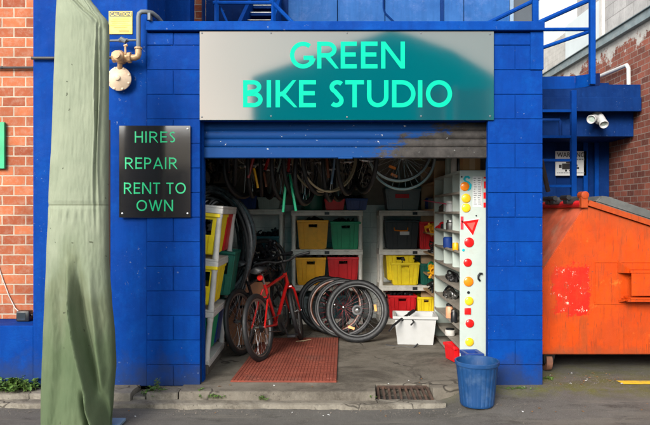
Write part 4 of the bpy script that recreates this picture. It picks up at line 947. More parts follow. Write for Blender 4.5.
# right-hand shelving
t = backbin('slate grey storage tub with a red label on the right shelving top', 385.5, 421, 189, 3, m_greyp, .38, holes=False, ribs=2, name='storage_tub', cat='storage tub', m2=m_greyp)
bm = nb(); box(bm, PX(395.5, YB), PX(409, YB), YB-.0, YB+.022, PZ(198, YB), PZ(194, YB)); make('label', bm, m_red, t)
bm = nb(); a = PX(403.4, YB); box(bm, a-.225, a+.225, YB+.0, YB+.42, PZ(189.5, YB)+.006, PZ(188, YB)+.014, bev=.005); make('lid', bm, m_tealp, t)
t = backbin('black crate with an orange handle and white label on the right shelving', 385, 419.5, 220.5, 2, m_blackp, holes=False)
bm = nb(); tube(bm, [P(394, 226.8, YB+.025), P(394.6, 230.3, YB), P(401, 230.9, YB-.005), P(407.6, 230.6, YB), P(408, 227, YB+.025)], .008, 8); make('handle', bm, m_orlens, t)
bm = nb(); box(bm, PX(400, YB), PX(409.5, YB), YB+.012, YB+.03, PZ(235, YB), PZ(231.6, YB)); make('label', bm, m_paper, t)
backbin('narrow red crate beside the black crate on the right shelving', 419.7, 436, 222, 2, m_red)
crate('yellow crate nested behind another on the right shelving', (PX(402, YB)-.02, YB+.23, LV[1]+.06), .34, .34, .34, m_yellow, .05, group=GC)
backbin('yellow crate at the front of the right shelving', 391, 420, 263, 1, m_yellow, .3, yoff=.01)
backbin('dark green crate beside the yellow crates on the right shelving', 420.5, 440, 264, 1, m_dgreen)
backbin('red crate on the bottom of the right shelving behind the white tub', 388.5, 417, 296, 0, m_red)
backbin('yellow crate on the bottom of the right shelving', 417.5, 436, 297.5, 0, m_yellow)
# left rear shelving
def lbin(label, px0, px1, py0, z, m, depth=.34, **q):
    a, b = PX(px0, YB), PX(px1, YB); return crate(label, ((a+b)/2, YB+.02+depth/2, z+.004), b-a-.03, depth, PZ(py0, YB)-z-.004, m, group=GC, **q)
lbin('dark blue bin on top of the left back shelving', 236, 256.5, 196, 1.44, m_dblue, holes=False)
lbin('pale grey green basket on top of the left back shelving', 257, 280, 197.5, 1.44, m_basket, name='basket', cat='basket', holes=False, ribs=9)
lbin('teal tray of black parts on the left back shelving', 249.5, 279, 236.5, .94, m_tealp, name='tray', cat='tray', holes=False)
lbin('slate grey crate low on the left back shelving', 246, 279, 268, .485, m_blackp)
junk('heap of black brake parts piled in the teal tray', (PX(265, YB), YB+.17, 1.06), .30, .22, .12, m_blackpaint, n=40, seed=4)
junk('dark bike parts poking out of the pale basket', (PX(268, YB), YB+.17, 1.56), .24, .2, .09, m_blackp, n=18, seed=9)
junk('tangle of cables in the amber crate on the upper tier', (PX(313, YB), YB+.18, 1.25), .26, .22, .09, m_blackp, n=24, seed=2)
junk('black odds and ends heaped in the red bin', (PX(335, YB), YB+.17, 1.545), .18, .2, .07, m_blackp, n=16, seed=5)
junk('black fittings heaped in the blue bin', (PX(357, YB), YB+.17, 1.55), .2, .2, .06, m_blackp, n=14, seed=6)
junk('black and grey parts in the lower amber crate', (PX(311, YB), YB+.18, .80), .26, .22, .07, m_darkmetal, n=20, seed=8)
junk('dark fittings in the green crate of the middle shelving', (PX(345, YB), YB+.18, 1.235), .26, .22, .08, m_darkmetal, n=20, seed=12)
junk('black parts in the upper lemon yellow crate', (lx-.17, YS+.22, 1.21), .2, .3, .10, m_blackp, n=20, seed=13)

junk('grey fittings heaped in the red crate beside the lower amber one', (PX(343, YB), YB+.18, .80), .26, .2, .08, m_darkalu, n=24, seed=14)
junk('black pedals heaped in the front yellow crate', (PX(405, YB), YB+.16, .75), .26, .16, .08, m_darkmetal, n=22, seed=15)
junk('dark parts spilling over the red crate behind the white tub', (PX(402, YB), YB+.18, .34), .28, .2, .08, m_blackp, n=22, seed=16)
# ------------------------------------------------------------------ sorting cabinet and pine rack on the right
XA, XB, YA, YC = 1.217, 1.475, 5.70, 7.04
t = thing('sorting_cabinet', 'pale mint steel pigeonhole cabinet with reflectors stuck on its end', 'cabinet', (1.345, 6.37, 0))
ep = part('end_panel', m_cab, t, (XA, XB, YA, YA+.022, .02, 1.782), bev=.004)
part('end_panel', m_cab, t, (XA, XB, YC-.02, YC, .02, 1.78), bev=.003)
part('back_panel', m_cab, t, (XB-.015, XB, YA+.023, YC-.021, .02, 1.78)); part('top_panel', m_cab, t, (XA, XB-.016, YA+.023, YC-.021, 1.76, 1.78))
SH = [.03, .175, .345, .52, .70, .87, 1.04, 1.22, 1.40, 1.58]
for z in SH:
    bm = nb(); box(bm, XA+.004, XB-.016, YA+.023, YC-.021, z-.012, z); box(bm, XA, XA+.012, YA+.023, YC-.021, z-.012, z+.010, bev=.002); make('shelf', bm, m_lip, t)
for y in (6.10, 6.55): part('divider', m_cab, t, (XA+.014, XB-.016, y, y+.012, SH[5]+.001, 1.759))
rnd = random.Random(3)
def rp(px, py): return P(px, py, YA)-Vector((0, .001, 0))
def rfl(px, py, r, m, label=None, sq=False):
    bm = nb(); c = rp(px, py); rr = r*YA/FPX
    if sq: box(bm, c.x-rr, c.x+rr, c.y-.012, c.y, c.z-rr, c.z+rr, bev=.004, seg=2)
    else: lathe(bm, c, [(rr*1.06, 0), (rr*1.06, .006), (rr*.96, .009), (rr*.7, .014), (0.001, .016)], 26, (0, -1, 0))
    o = make('reflector', bm, m, ep)
    if label: o['label'] = label
for a in ((464.7, 186.4, 4.2, m_orlens, 'orange round reflector on teal sticker'), (466, 198.2, 4.3, m_yellens), (466, 207.8, 4.2, m_yellens), (469, 242.3, 4.6, m_redlens), (467.6, 262.6, 3.9, m_redlens), (468.4, 281.6, 4.6, m_orlens), (469, 301, 4.1, m_yellens), (469.7, 323.4, 4, m_redlens), (469.4, 342, 4, m_yellens)): rfl(*a)
rfl(467.5, 311.2, 3.2, m_redlens, 'square dark red reflector', True)
for px, py, r, m in ((463.4, 250.2, 1.4, m_tealst), (468.5, 292.6, 1.5, m_blackp), (460.8+.9, 176.8, .9, m_blackp), (476.2, 215.7, .8, m_blackp)):
    bm = nb(); lathe(bm, rp(px, py), [(r*YA/FPX, 0), (r*YA/FPX*.7, .006)], 12, (0, -1, 0)); make('stud', bm, m, ep)
bm = nb(); q = [rp(*p) for p in ((462.4, 221.6), (478.6, 219.2), (472.8, 235.4))]; cc = sum(q, Vector())/3
def tri(bm, k, y0, y1): prism(bm, [tuple((p-cc)*k+cc)[::2] for p in q], YA-y1, YA-y0)
tri(bm, 1, .001, .006); tr = make('warning_triangle', bm, m_redlens, ep)
bm = nb(); tri(bm, 1.14, .0005, .003); make('border', bm, m_paper, tr)
bm = nb(); tri(bm, .52, .006, .0075); make('inner_triangle', bm, M('pale_red_print', (.70, .10, .08), .4), tr)
bm = nb(); box(bm, rp(460.6, 0).x, rp(463.4, 0).x, YA-.003, YA-.0005, rp(0, 229.5).z, rp(0, 216.5).z); o = make('sticker', bm, M('faded_red_sticker', (.48, .03, .05), .5), ep); 
bm = nb(); s_pts = [(469.6, 178.4), (467.8, 176.6), (465.5, 176.9), (464.2, 179), (465.6, 181.4), (468.6, 182.6), (470.6, 185), (470, 188.4), (467.4, 190)]
tube(bm, [rp(*p)-Vector((0, .002, 0)) for p in s_pts], .0115, 6)
for v in bm.verts: v.co.y = YA-.001-(.003 if v.co.y < YA-.002 else 0)
make('letter_sticker', bm, m_tealst, ep)
bm = nb(); box(bm, rp(472.6, 0).x, rp(481.8, 0).x, YA-.0022, YA-.0005, rp(0, 207).z, rp(0, 176.5).z); pp = make('paper_list', bm, m_paper, ep)
bm = nb()
for k in range(13):
    yy = 178+2.15*k
    for x0 in (473.3, 477.6): 
        a = x0+rnd.uniform(0, .6); b = a+rnd.uniform(1.5, 3.3); box(bm, rp(a, 0).x, rp(b, 0).x, YA-.0030, YA-.0010, rp(0, yy+.7).z, rp(0, yy).z)
make('small_print', bm, m_greyink, pp)
for (a, b, ya, yb) in ((483.6, 486.8, 176.8, 178.6), (483.8, 487, 181.4, 188.5), (483.4, 486.9, 192.4, 198.6), (483.4, 486.9, 202.6, 207.6)):
    bm = nb(); box(bm, rp(a, 0).x, rp(b, 0).x, YA-.004, YA-.0005, rp(0, yb).z, rp(0, ya).z); make('sticker', bm, m_redlens, ep)
bm = nb(); tube(bm, [rp(482, 179), rp(481, 187), rp(480.8, 196), rp(481.2, 206)], .0022, 4); make('sticker', bm, m_redlens, ep)
bm = nb(); tube(bm, [rp(482, 273.6)-Vector((0, .012, 0)), rp(479.5, 273.2)-Vector((0, .016, 0)), rp(477.8, 275.4)-Vector((0, .018, 0)), rp(477.9, 278.6)-Vector((0, .016, 0)), rp(479.6, 280.5)-Vector((0, .01, 0))], .009, 8); make('hook', bm, m_blackp, ep)
# on top of the cabinet and under it
bm = nb(); a, b = PX(462.5, 5.8), PX(480, 5.8); box(bm, a, b, 5.78, 6.06, 1.784, 1.95, bev=.003); t = tag(make('cardboard_box', bm, m_card), 'brown cardboard box on top of the mint cabinet', 'box')
bm = nb(); box(bm, a+.06, a+.11, 5.777, 5.779, 1.79, 1.945); make('tape', bm, m_pine, t)
def jar(label, px, py, Y, r, hgt, m, cap=None, cat='jar', z=None, nm='jar'):
    c = P(px, py, Y); 
    if z is not None: c.z = z
    bm = nb(); lathe(bm, c, [(r*.92, 0), (r, .006), (r, hgt*.72), (r*.8, hgt*.82), (r*.8, hgt*.84)], 18); o = tag(make(nm, bm, m), label, cat)
    if cap: bm = nb(); lathe(bm, c+Vector((0, 0, hgt*.842)), [(r*.84, 0), (r*.84, hgt*.16), (r*.7, hgt*.18)], 18); make('lid', bm, cap, o)
jar('white jar with a red lid on top of the mint cabinet', 456, 168, 6.15, .05, .17, m_white, m_red, z=1.782)
jar('dark bottle on top of the mint cabinet beside the box', 459.8, 168, 5.95, .028, .19, m_blackp, m_pipeblue, 'bottle', 1.782, 'bottle')
jar('clear grey bottle at the back of the mint cabinet top', 449.5, 168, 6.5, .045, .22, m_basket, m_red, 'bottle', 1.782, 'bottle')
jar('white pot on the upper shelf of the mint cabinet', 451, 212, 6.32, .055, .11, m_whiteclean, m_white, 'pot', SH[8]+.003, 'pot')
jar('silver tin on the seventh shelf of the mint cabinet', 451, 231, 6.33, .05, .10, m_alu, m_steel, 'tin', SH[7]+.003, 'tin')
jar('black pot beside the silver tin in the mint cabinet', 444.5, 231, 6.66, .04, .07, m_blackp, None, 'pot', SH[7]+.003, 'pot')
jar('blue cup in the mint cabinet', 448, 247, 6.42, .05, .13, m_dblue, None, 'cup', SH[6]+.003, 'cup')
jar('orange pot at the front of the mint cabinet', 455.5, 250, 5.98, .03, .085, m_amber, None, 'pot', SH[6]+.003, 'pot')
jar('peach coloured bottle low in the mint cabinet', 449.5, 326, 6.3, .038, .14, M('peach_plastic', (.75, .36, .2), .45), m_blackp, 'bottle', SH[2]+.003, 'bottle')
jar('black spray can low in the mint cabinet', 454, 326, 6.05, .032, .12, m_blackp, m_steel, 'can', SH[2]+.003, 'can')
jar('white tub on the second lowest shelf of the mint cabinet', 450, 340, 6.28, .05, .07, m_white, m_blackp, 'tub', SH[1]+.003, 'tub')
for k, (lb, px, s, m, n_) in enumerate((('grey box of small fittings in the mint cabinet', 446.5, 5, m_greyp, 3), ('heap of steel bolts in the mint cabinet', 450.5, 3, m_steel, 14), ('black levers lying in the mint cabinet', 447, 3, m_blackp, 12), ('brown heap of nuts in the upper mint cabinet', 444, 8, m_iron, 12), ('dark clamps lying on the fifth shelf of the mint cabinet', 452, 4, m_darkmetal, 12), ('red plastic clips in the upper mint cabinet', 441.5, 7, m_red, 8))):
    Yj = 1.29*FPX/(px-325)
    junk(lb, (1.30, Yj, SH[s]+.012), .07, .16, .07, m, n=n_, seed=30+k, cat='small parts')
crate('small red bin on the floor under the mint cabinet', (1.25, 5.98, .003), .14, .22, .15, m_red, .25, name='parts_bin', cat='bin', holes=False, tilt=(0, 0))
crate('small blue bin on the floor before the mint cabinet end', (1.30, 5.60, .003), .13, .16, .16, m_dblue, .1, name='parts_bin', cat='bin', holes=False)
# pine rack
XA2, XB2, Y1, Y2 = 1.225, 1.58, 7.08, 8.10
t = thing('pine_rack', 'raw pine rack of deep shelves between cabinet and back shelving', 'rack', (1.4, 7.6, 0))
for y in (Y1, Y2-.04): part('upright', m_pine, t, (XA2, XB2, y, y+.04, 0, 1.98), bev=.002)
part('back_board', m_pine, t, (XB2-.012, XB2, Y1+.041, Y2-.041, .02, 1.96))
for z in (.12, .46, .66, .92, 1.16, 1.44, 1.75): part('shelf', m_pine, t, (XA2+.004, XB2-.013, Y1+.041, Y2-.041, z-.018, z))
for k, (lb, y, z, m, n_) in enumerate((('yellow plastic parts heaped on an upper pine shelf', 7.55, 1.16, m_amber, 26), ('black tools with yellow grips on a middle pine shelf', 7.5, .92, m_blackp, 22), ('yellow and black clamps on a lower pine shelf', 7.45, .66, m_amber, 18), ('black clamps in a heap low on the pine rack', 7.5, .46, m_blackp, 18), ('green handles on a lower pine shelf', 7.7, .66, m_green, 6))):
    junk(lb, (1.32, y, z+.01), .14, .3, .12, m, n=n_, seed=50+k, cat='tools')
jar('blue bottle on the upper pine shelf', 429, 214, 7.95, .05, .17, m_dblue, None, 'bottle', 1.443, 'bottle')
bm = nb(); a = PX(428, 7.6); box(bm, 1.24, 1.36, 7.42, 7.6, 1.442, 1.57, bev=.004); tag(make('tin_box', bm, m_greyp), 'grey tin box on the upper pine shelf', 'box')
bm = nb(); rod(bm, (1.17, 7.5, 1.545), (1.195, 6.25, 1.485), .006); tag(make('pink_rod', bm, M('pink_plastic', (.7, .06, .16), .4)), 'thin pink rod sticking across the mint cabinet', 'rod')

# ------------------------------------------------------------------ white tub on the floor
Yw = 6.62; cx = (PX(400, Yw)+PX(435, Yw))/2
t = crate('white plastic tub of tools on the concrete before the red crate', (cx+.0, Yw+.21, .002), .44, .36, .30, m_whiteclean, -.10, .84, name='storage_tub', cat='storage tub', holes=False, ribs=1)
bm = nb(); tube(bm, [P(389, 331, 6.45), P(392, 327, 6.5), P(400, 320, 6.62), P(413.5, 311, 6.85)], [.010, .013, .013, .013], 8); rod(bm, P(409, 314.2, 6.78), P(413.8, 310.8, 6.86), .021); tag(make('hand_pump', bm, m_blackpaint), 'black hand pump lying across the white tub rim', 'pump')
bm = nb(); tube(bm, [P(402, 320.5, 6.66), P(406, 318, 6.7), P(411, 318.5, 6.7), P(414, 322, 6.62), P(411, 325, 6.55)], .009, 6); tag(make('cable_loop', bm, m_blackp), 'black cable looped over the front of the white tub', 'cable')
bm = nb(); tube(bm, [P(386, 345, 6.67), P(395, 346.5, 6.62), P(405, 347.5, 6.58), P(413, 348, 6.55), P(418, 344, 6.56)], .010, 6); tag(make('cord', bm, m_blackp), 'black cord lying on the concrete before the white tub', 'cord')

# ------------------------------------------------------------------ red mat
q = [P(230.5, 380.5, 1), P(336.5, 381, 1), P(338.5, 337.5, 1), P(263.5, 338, 1)]
q = [Vector((0, 0, 1.4))+(p-Vector((0, 0, 1.4)))*(1.385/(1.4-p.z)) for p in q]
bm = nb(); hexa(bm, [Vector((p.x, p.y, .001)) for p in q]+[Vector((p.x, p.y, .012)) for p in q])
nu, nv = 30, 50
def mq(u, v): return q[0].lerp(q[1], u).lerp(q[3].lerp(q[2], u), v)
for j in range(nv):
    for i in range(nu):
        if (noise.noise((i*.23, j*.2, 4)) > .52): continue
        e = .09; cs = [mq((i+a)/nu, (j+b)/nv) for a, b in ((e, e), (1-e, e), (1-e, 1-e), (e, 1-e))]; hexa(bm, [Vector((p.x, p.y, .0115)) for p in cs]+[Vector((p.x, p.y, .0165)) for p in cs])
g = G('worn_red_rubber'); col = g.mix(g.ramp(g.noise(5, 6, .7), .3, .7), (.14, .030, .018), (.22, .052, .031)); col = g.mix(g.ramp(g.noise(2.6, 7, .7), .52, .68, 0, .6), col, (.13, .05, .035)); col = g.mix(g.ramp(g.noise(40, 4), .64, .72, 0, .5), col, (.42, .25, .19))
tag(make('rubber_mat', bm, g.out(col, .85, spec=.3), ang=20), 'worn brick red rubber mat on the garage concrete', 'mat')
bm = nb()
for a, b in (((296, 342), (311, 340.5)), ((300, 344), (309, 342)), ((303, 346), (309, 344))): rod(bm, Vector((PX(a[0], 6.75), 6.75, .022)), Vector((PX(b[0], 6.8), 6.85, .022)), .004, n=5)
tag(make('straw', bm, m_tan), 'few pale straws lying on the red rubber mat', 'straw')

# ------------------------------------------------------------------ bicycles, board and loose wheels
def place_bike(label, rear, ang, lean, mp, **k):
    # the rear wheel's contact point goes to «rear»
    d = Vector((math.cos(ang), math.sin(ang), 0)); return bike(label, (rear[0]+d.x*.43, rear[1]+d.y*.43, .003), ang, lean, mp, **k)
place_bike('red mountain bike standing on the mat with a round tail light', (-.585, 5.93), R(72), R(-8), m_redpaint, steer=R(16), R0=.318)
place_bike('black mountain bike parked close behind the red one', (-.80, 6.22), R(72), R(-7), m_blackpaint, steer=R(6), light=False, seat_z=.90)
bm = nb(); a = P(227, 345, 6.62); b = P(263, 345, 6.75)
hexa(bm, [(-1.02, 6.62, .002), (-.60, 6.78, .002), (-.60, 6.80, .002), (-1.02, 6.64, .002), (-1.03, 6.74, .66), (-.60, 6.90, .64), (-.60, 6.92, .64), (-1.03, 6.76, .66)])
tag(make('plywood_board', bm, m_ply), 'orange brown plywood board leaning behind the two bicycles', 'board')
GW = 'loose wheels leaning together on the floor'
Rw = .338
def lean_wheel(label, px, Yg, rz, lean, **k):
    x = PX(px, Yg); rot = (Matrix.Rotation(rz, 4, 'Z') @ Matrix.Rotation(-lean, 4, 'X')).to_euler()
    up = Matrix.Rotation(rz, 3, 'Z') @ Matrix.Rotation(-lean, 3, 'X') @ Vector((0, 0, 1)); R0 = k.get('R0', Rw)
    return loose_wheel(label, Vector((x, Yg, .004))+up*R0, rot, group=GW, **k)
w1 = lean_wheel('foremost leaning wheel with thick black tyre and amber reflectors', 357, 6.78, R(-4), R(19), R0=.345, tyre=.033, spokes=32, mr=m_darkalu, msp=m_darkalu, refl=((8, m_amberlens), (252, m_amberlens)), hubr=.03)
bm = nb(); lathe(bm, (0, -.03, 0), [(.056, 0), (.056, .003), (.04, .004)], 28, (0, -1, 0)); local('brake_disc', bm, m_darkmetal, w1)
lean_wheel('second leaning wheel with reddish spokes behind the foremost one', 343, 7.02, R(-6), R(18), R0=.335, tyre=.02, mt=m_rubber, mr=m_darkmetal, msp=m_redspoke)
lean_wheel('third leaning wheel with a thin copper rim', 334, 7.20, R(-10), R(18), R0=.335, tyre=.022, mr=m_bronze, msp=m_darkalu, refl=((140, m_amberlens),))
lean_wheel('fourth leaning wheel with a wide black tyre nearest the red bicycle', 327, 7.38, R(8), R(18), R0=.335, tyre=.027, mr=m_darkmetal, msp=m_darkalu)
# tyres draped beside the left shelves
GT = 'black tyres and tubes hung in a bundle'
for k, (px, py, Y, a, b, rz, r, m) in enumerate([(214, 248, 6.50, .36, .58, 8, .022, m_tube), (211, 242, 6.56, .37, .53, -14, .024, m_rubber), (219, 252, 6.62, .34, .58, 22, .022, m_tube), (208, 246, 6.68, .44, .56, 0, .025, m_rubber), (222, 250, 6.74, .33, .60, 30, .02, m_tube), (213, 240, 6.80, .44, .50, 12, .024, m_rubber), (226, 252, 6.86, .27, .62, 40, .022, m_tube), (217, 244, 6.92, .40, .50, -6, .022, m_rubber), (229, 258, 6.60, .18, .56, 50, .018, m_tube), (206, 247, 6.46, .46, .585, 4, .021, m_tube), (209, 252, 6.44, .40, .61, -5, .019, m_rubber), (204, 243, 6.48, .45, .53, 10, .023, m_tube), (212, 256, 6.42, .35, .66, 2, .017, m_tube), (207, 250, 6.52, .41, .54, 18, .022, m_rubber), (218, 262, 6.56, .25, .66, 34, .018, m_tube), (210, 246, 6.47, .43, .60, -8, .024, m_tube), (213, 251, 6.50, .37, .63, 6, .025, m_rubber), (203, 245, 6.45, .49, .57, 2, .020, m_tube), (216, 254, 6.53, .31, .64, 14, .022, m_tube), (221, 258, 6.58, .27, .60, 28, .024, m_tube), (208, 239, 6.62, .48, .52, 8, .026, m_tube)]):
    bm = nb(); c = P(px, py, Y); u = Vector((math.cos(R(rz)), math.sin(R(rz)), 0)); torus(bm, (0, 0, 0), u, (0, 0, 1), 1, r, 56, 10, a, b)
    o = local('tyre', bm, m, None); o.location = c
    tag(o, 'black tyre in the bundle draped beside the leaning white shelves', 'tyre', GT)
for k, (x, y, z, rz, ln, r) in enumerate(((-.76, 7.30, .82, 40, 24, .27), (-.74, 7.42, .80, 22, 14, .28), (-.84, 7.20, .74, 35, 30, .28), (-.70, 7.55, .62, 48, 10, .29))):
    bm = nb(); torus(bm, (0, 0, 0), (math.cos(R(rz)), math.sin(R(rz)), 0), (math.sin(R(ln))*.3, .2, math.cos(R(ln))), r, .023, 48, 10); o = local('tyre', bm, m_rubber, None); o.location = (x, y, z)
    tag(o, 'black tyre in the dark heap hanging behind the two bicycles', 'tyre', 'tyres heaped behind the bicycles')
junk('dark heap of handlebars and cables behind the red bicycle', (-.72, 7.25, .70), .36, .3, .5, m_blackpaint, n=60, seed=91)
bm = nb(); rod(bm, (-1.52, 6.7, 1.69), (-.95, 6.7, 1.69), .02); tag(make('wall_hook', bm, m_darkmetal), 'dark steel bar holding up the bundle of tyres', 'hook')

# ------------------------------------------------------------------ things hung from the ceiling rails
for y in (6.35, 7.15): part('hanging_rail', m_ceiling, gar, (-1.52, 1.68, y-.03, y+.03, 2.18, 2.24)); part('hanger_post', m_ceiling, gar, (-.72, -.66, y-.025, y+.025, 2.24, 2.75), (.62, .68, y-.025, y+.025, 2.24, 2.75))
GH = 'wheels hung in a row from the ceiling'
for k, (px, py, m) in enumerate(((399, 148.5, m_alu), (402.5, 157.5, m_alu))):
    Y = 6.28+.12*k
    loose_wheel(('front', 'rear')[k]+' bare silver wheel hung face on under the roller door', P(px, py, Y), (0, R(20*k), R(3-8*k)), .335, group='bare silver wheels hung from the ceiling', tyre=.0075, mt=m_basket, mr=m_alu, knob=False, refl=((250-20*k, m_orlens), ) if k == 0 else ((265, m_orlens),))
proto = None
rnd = random.Random(11)
for k, px in enumerate((208, 216, 226, 235, 243, 252, 261, 270, 281, 292, 306, 318, 329, 338, 347, 357, 366, 257, 300)):
    Y = rnd.choice((6.25, 6.4, 6.9, 7.05, 7.2)); bot = PZ(rnd.uniform(186, 207) if px > 240 else rnd.uniform(180, 190), Y); Rk = .335
    loc = Vector((PX(px, Y), Y, bot+Rk)); rot = (R(rnd.uniform(-4, 4)), rnd.uniform(0, 6), R(rnd.uniform(62, 112)))
    if proto is None:
        proto = loose_wheel('black tyred wheel hung edge on in the dark under the ceiling', loc, rot, Rk, group=GH, tyre=.022, mr=m_darkmetal, spokes=18)
    else: dup(proto, loc, rot)
def hung_tyre(label, px, bot, Y, rz, a, b, r, m, tilt=0):
    bm = nb(); u = Vector((math.cos(R(rz)), math.sin(R(rz)), 0)); torus(bm, (0, 0, 0), u, (math.sin(R(tilt)), 0, math.cos(R(tilt))), 1, r, 60, 8, a, b); o = local('tyre', bm, m, None); o.location = Vector((PX(px, Y), Y, PZ(bot, Y)+b)); tag(o, label, 'tyre')
hung_tyre('tan walled tyre hung under the ceiling, left of its pair', 324, 192, 6.2, 24, .34, .36, .011, m_tan)
hung_tyre('tan walled tyre hung under the ceiling, right of its pair', 329, 191.5, 6.15, 34, .33, .36, .011, m_tan)
def frame_bits(name, label, tubes, Y, cat='bike frame'):
    bm = nb(); pts = None
    t = thing(name, label, cat, P(tubes[0][0][0], tubes[0][0][1], Y))
    for k, (a, b, r, m, nm) in enumerate(tubes):
        bm = nb(); rod(bm, P(*a, Y), P(*b, Y), r); make(nm, bm, m, t)
frame_bits('bike_fork', 'hanging bike fork with bright green blades and a red steerer', [((291, 140), (288.2, 172), .014, m_redpaint, 'steerer'), ((286.5, 174), (283.2, 212), .013, m_greenpaint, 'blade'), ((289.5, 173), (296, 211), .013, m_greenpaint, 'blade'), ((284.5, 173.5), (291.5, 173), .016, m_blackpaint, 'crown')], 6.05, 'bike fork')
frame_bits('frameset', 'hanging dark red bike frame near the left of the ceiling', [((258, 140), (248, 178), .015, M('dark_red_enamel', (.34, .03, .03), .3), 'down_tube'), ((274, 142), (265, 170), .015, m_redpaint, 'top_tube'), ((254, 168), (258, 188), .012, m_amber, 'fork_blade'), ((264, 172), (266.5, 187), .012, m_bronze, 'chain_stay')], 6.1)
frame_bits('frameset', 'hanging copper coloured frame tube beside the tan tyres', [((324.5, 140), (328.8, 178), .014, m_bronze, 'down_tube'), ((337, 142), (331.5, 184), .012, m_pipeblue, 'seat_tube')], 6.12)
frame_bits('bike_fork', 'pale grey bike fork hung among the dark wheels', [((281, 140), (281.5, 157), .012, m_basket, 'steerer'), ((281.5, 158), (277.5, 172), .010, m_basket, 'blade'), ((283, 158), (279, 174), .010, m_blackpaint, 'blade')], 6.2, 'bike fork')
junk('dark bundle of saddles and cables hung near the hanging silver wheels', (PX(359, 6.9), 6.9, 1.70), .30, .3, .6, m_blackp, n=46, seed=77)
junk('dark bundle of cables hung at the left end of the ceiling rail', (PX(214, 6.6), 6.6, 1.78), .34, .3, .6, m_blackp, n=46, seed=78)

# ------------------------------------------------------------------ weeds and litter along the wall foot
def weed(label, x, y, z, wd, dp, ht, n, leaf, seed, group='weeds along the foot of the wall'):
    rnd = random.Random(seed); t = thing('weed', label, 'weed', (x, y, z), group=group); bl, bs_ = nb(), nb()
    for i in range(n):
        a = Vector((rnd.gauss(0, wd*.30), rnd.gauss(0, dp*.3), 0)); hh = ht*rnd.uniform(.3, 1)*(1-.5*min(1, abs(a.x)/wd)); tip = a+Vector((rnd.uniform(-.02, .02), rnd.uniform(-.02, .02), hh))
        rod(bs_, a-Vector((0, 0, .01)), tip, .0012, .0007, n=4)
        for j in range(rnd.randint(3, 6)):
            c = a.lerp(tip, rnd.uniform(.35, 1)); d = Vector((rnd.uniform(-1, 1), rnd.uniform(-1, 1), rnd.uniform(-.2, .7))).normalized(); s = leaf*rnd.uniform(.6, 1.3)
            u = d.cross(Vector((0, 0, 1))).normalized()*s*.42; dn = Vector((0, 0, -.25*s))
            v = [bl.verts.new(p) for p in (c, c+d*s*.35+u, c+d*s*.8+u*.7+dn*.4, c+d*s+dn, c+d*s*.8-u*.7+dn*.4, c+d*s*.35-u)]; bl.faces.new(v[:4]); bl.faces.new([v[0]]+v[3:])
    local('leaves', bl, m_leaf, t, smooth=False); local('stems', bs_, m_stem, t)
weed('wide clump of leafy green weeds under the blue plinth', PX(14, 5.08), 5.08, -.03, .36, .14, .11, 150, .034, 1)
weed('second low spread of leafy weeds at the left picture edge', PX(-14, 5.08), 5.08, -.03, .22, .12, .10, 70, .034, 2)
weed('small bright weed in the pavement crack under the services sign', PX(155, 5.05), 5.03, -.05, .12, .10, .075, 60, .022, 3)
weed('thin stalked weed against the foot of the left block pier', PX(157, 5.09), 5.09, -.03, .04, .04, .11, 10, .016, 4)
weed('tiny green tuft at the left corner of the door slab', PX(203, 5.05), 4.97, -.02, .06, .05, .03, 22, .016, 5)
weed('sparse weed creeping along the edge of the door slab', PX(213, 4.95), 4.925, -.04, .16, .03, .03, 26, .013, 6)
weed('tiny weed in the slab edge under the red mat', PX(262, 4.93), 4.915, -.05, .06, .03, .03, 14, .012, 7)
weed('tiny weed beside the left end of the drain grate', PX(372, 4.95), 4.95, -.04, .04, .05, .03, 16, .012, 8)
weed('low mossy weed under the bucket side of the right pier', PX(520, 5.05), 5.06, -.01, .22, .05, .014, 46, .010, 9)
weed('small weed beside the dumpster wheel', PX(549, 5.3), 5.32, -.004, .08, .05, .02, 22, .013, 10)
rnd = random.Random(21)
GLt = 'litter scattered along the gutter'
lit = [(rnd.uniform(-2.6, 2.6), rnd.uniform(4.62, 4.80)) for _ in range(26)]+[(rnd.uniform(1.9, 2.5), rnd.uniform(5.1, 5.5)) for _ in range(26)]+[(rnd.uniform(-.9, 1.0), rnd.uniform(5.0, 5.3)) for _ in range(10)]
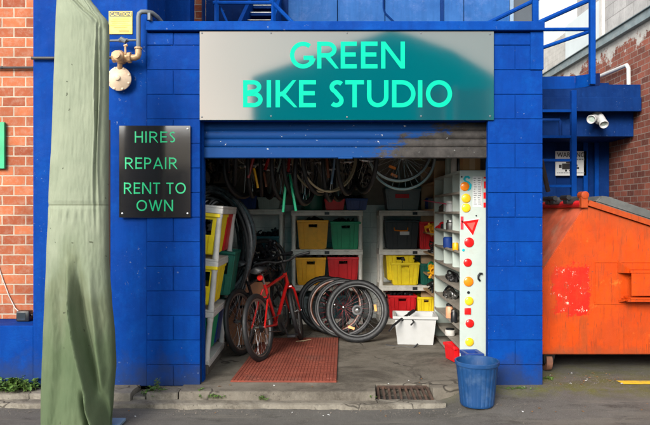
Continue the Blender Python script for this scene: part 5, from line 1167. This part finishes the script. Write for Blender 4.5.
for i, (x, y) in enumerate(lit):
    z = max(ground_z(x, y), 0 if (y > 4.95 and x < .85) else -9)+.005; s = rnd.uniform(.006, .016); q = rnd.uniform(0, 6); d, e = Vector((math.cos(q), math.sin(q), 0))*s, Vector((-math.sin(q), math.cos(q), 0))*s*.55
    bm = nb(); c = Vector((0, 0, 0)); vv = [bm.verts.new(p) for p in (c-d, c-d*.3+e+Vector((0, 0, .003)), c+d, c-d*.3-e+Vector((0, 0, .004)))]; w2 = [bm.verts.new(p.co+Vector((0, 0, .0015))) for p in vv]
    bm.faces.new(vv); bm.faces.new(w2[::-1])
    for a in range(4): bm.faces.new((vv[a], w2[a], w2[(a+1) % 4], vv[(a+1) % 4]))
    o = local('dry_leaf', bm, m_dryleaf if i % 4 else m_paper, None, smooth=False); o.location = (x, y, z)
    tag(o, 'dry leaf scrap lying on the dirty ground' if i % 4 else 'scrap of white paper lying on the dirty ground', 'leaf' if i % 4 else 'paper scrap', GLt if i % 4 else 'paper scraps on the ground')
rnd = random.Random(31); bm = nb()
for i in range(1100):
    k = rnd.random()
    if k < .55: x, y = rnd.uniform(-2.7, 1.6), 4.80-abs(rnd.gauss(0, .07))
    elif k < .85: x, y = rnd.gauss(2.15, .35), rnd.gauss(5.25, .13)
    else: x, y = rnd.uniform(-2.7, 3), rnd.uniform(4.3, 4.8)
    z = ground_z(x, y)+.001; s = rnd.uniform(.0018, .006)*(1.5 if rnd.random() < .06 else 1)
    v = [bm.verts.new((x+s*q[0]*rnd.uniform(.6, 1.2), y+s*q[1]*rnd.uniform(.6, 1.2), z+s*q[2]*rnd.uniform(.5, 1))) for q in ((1, 0, 0), (0, 1, 0), (-1, 0, 0), (0, -1, 0), (0, 0, 1))]
    for a_, b_ in ((0, 1), (1, 2), (2, 3), (3, 0)): bm.faces.new((v[a_], v[b_], v[4]))
    bm.faces.new((v[3], v[2], v[1], v[0]))
o = make('grit', bm, M('mixed_grit', (.14, .12, .10), .9, var=.7, scale=40), smooth=False); o['kind'] = 'stuff'; tag(o, 'loose grit and small stones along the gutter', 'grit')
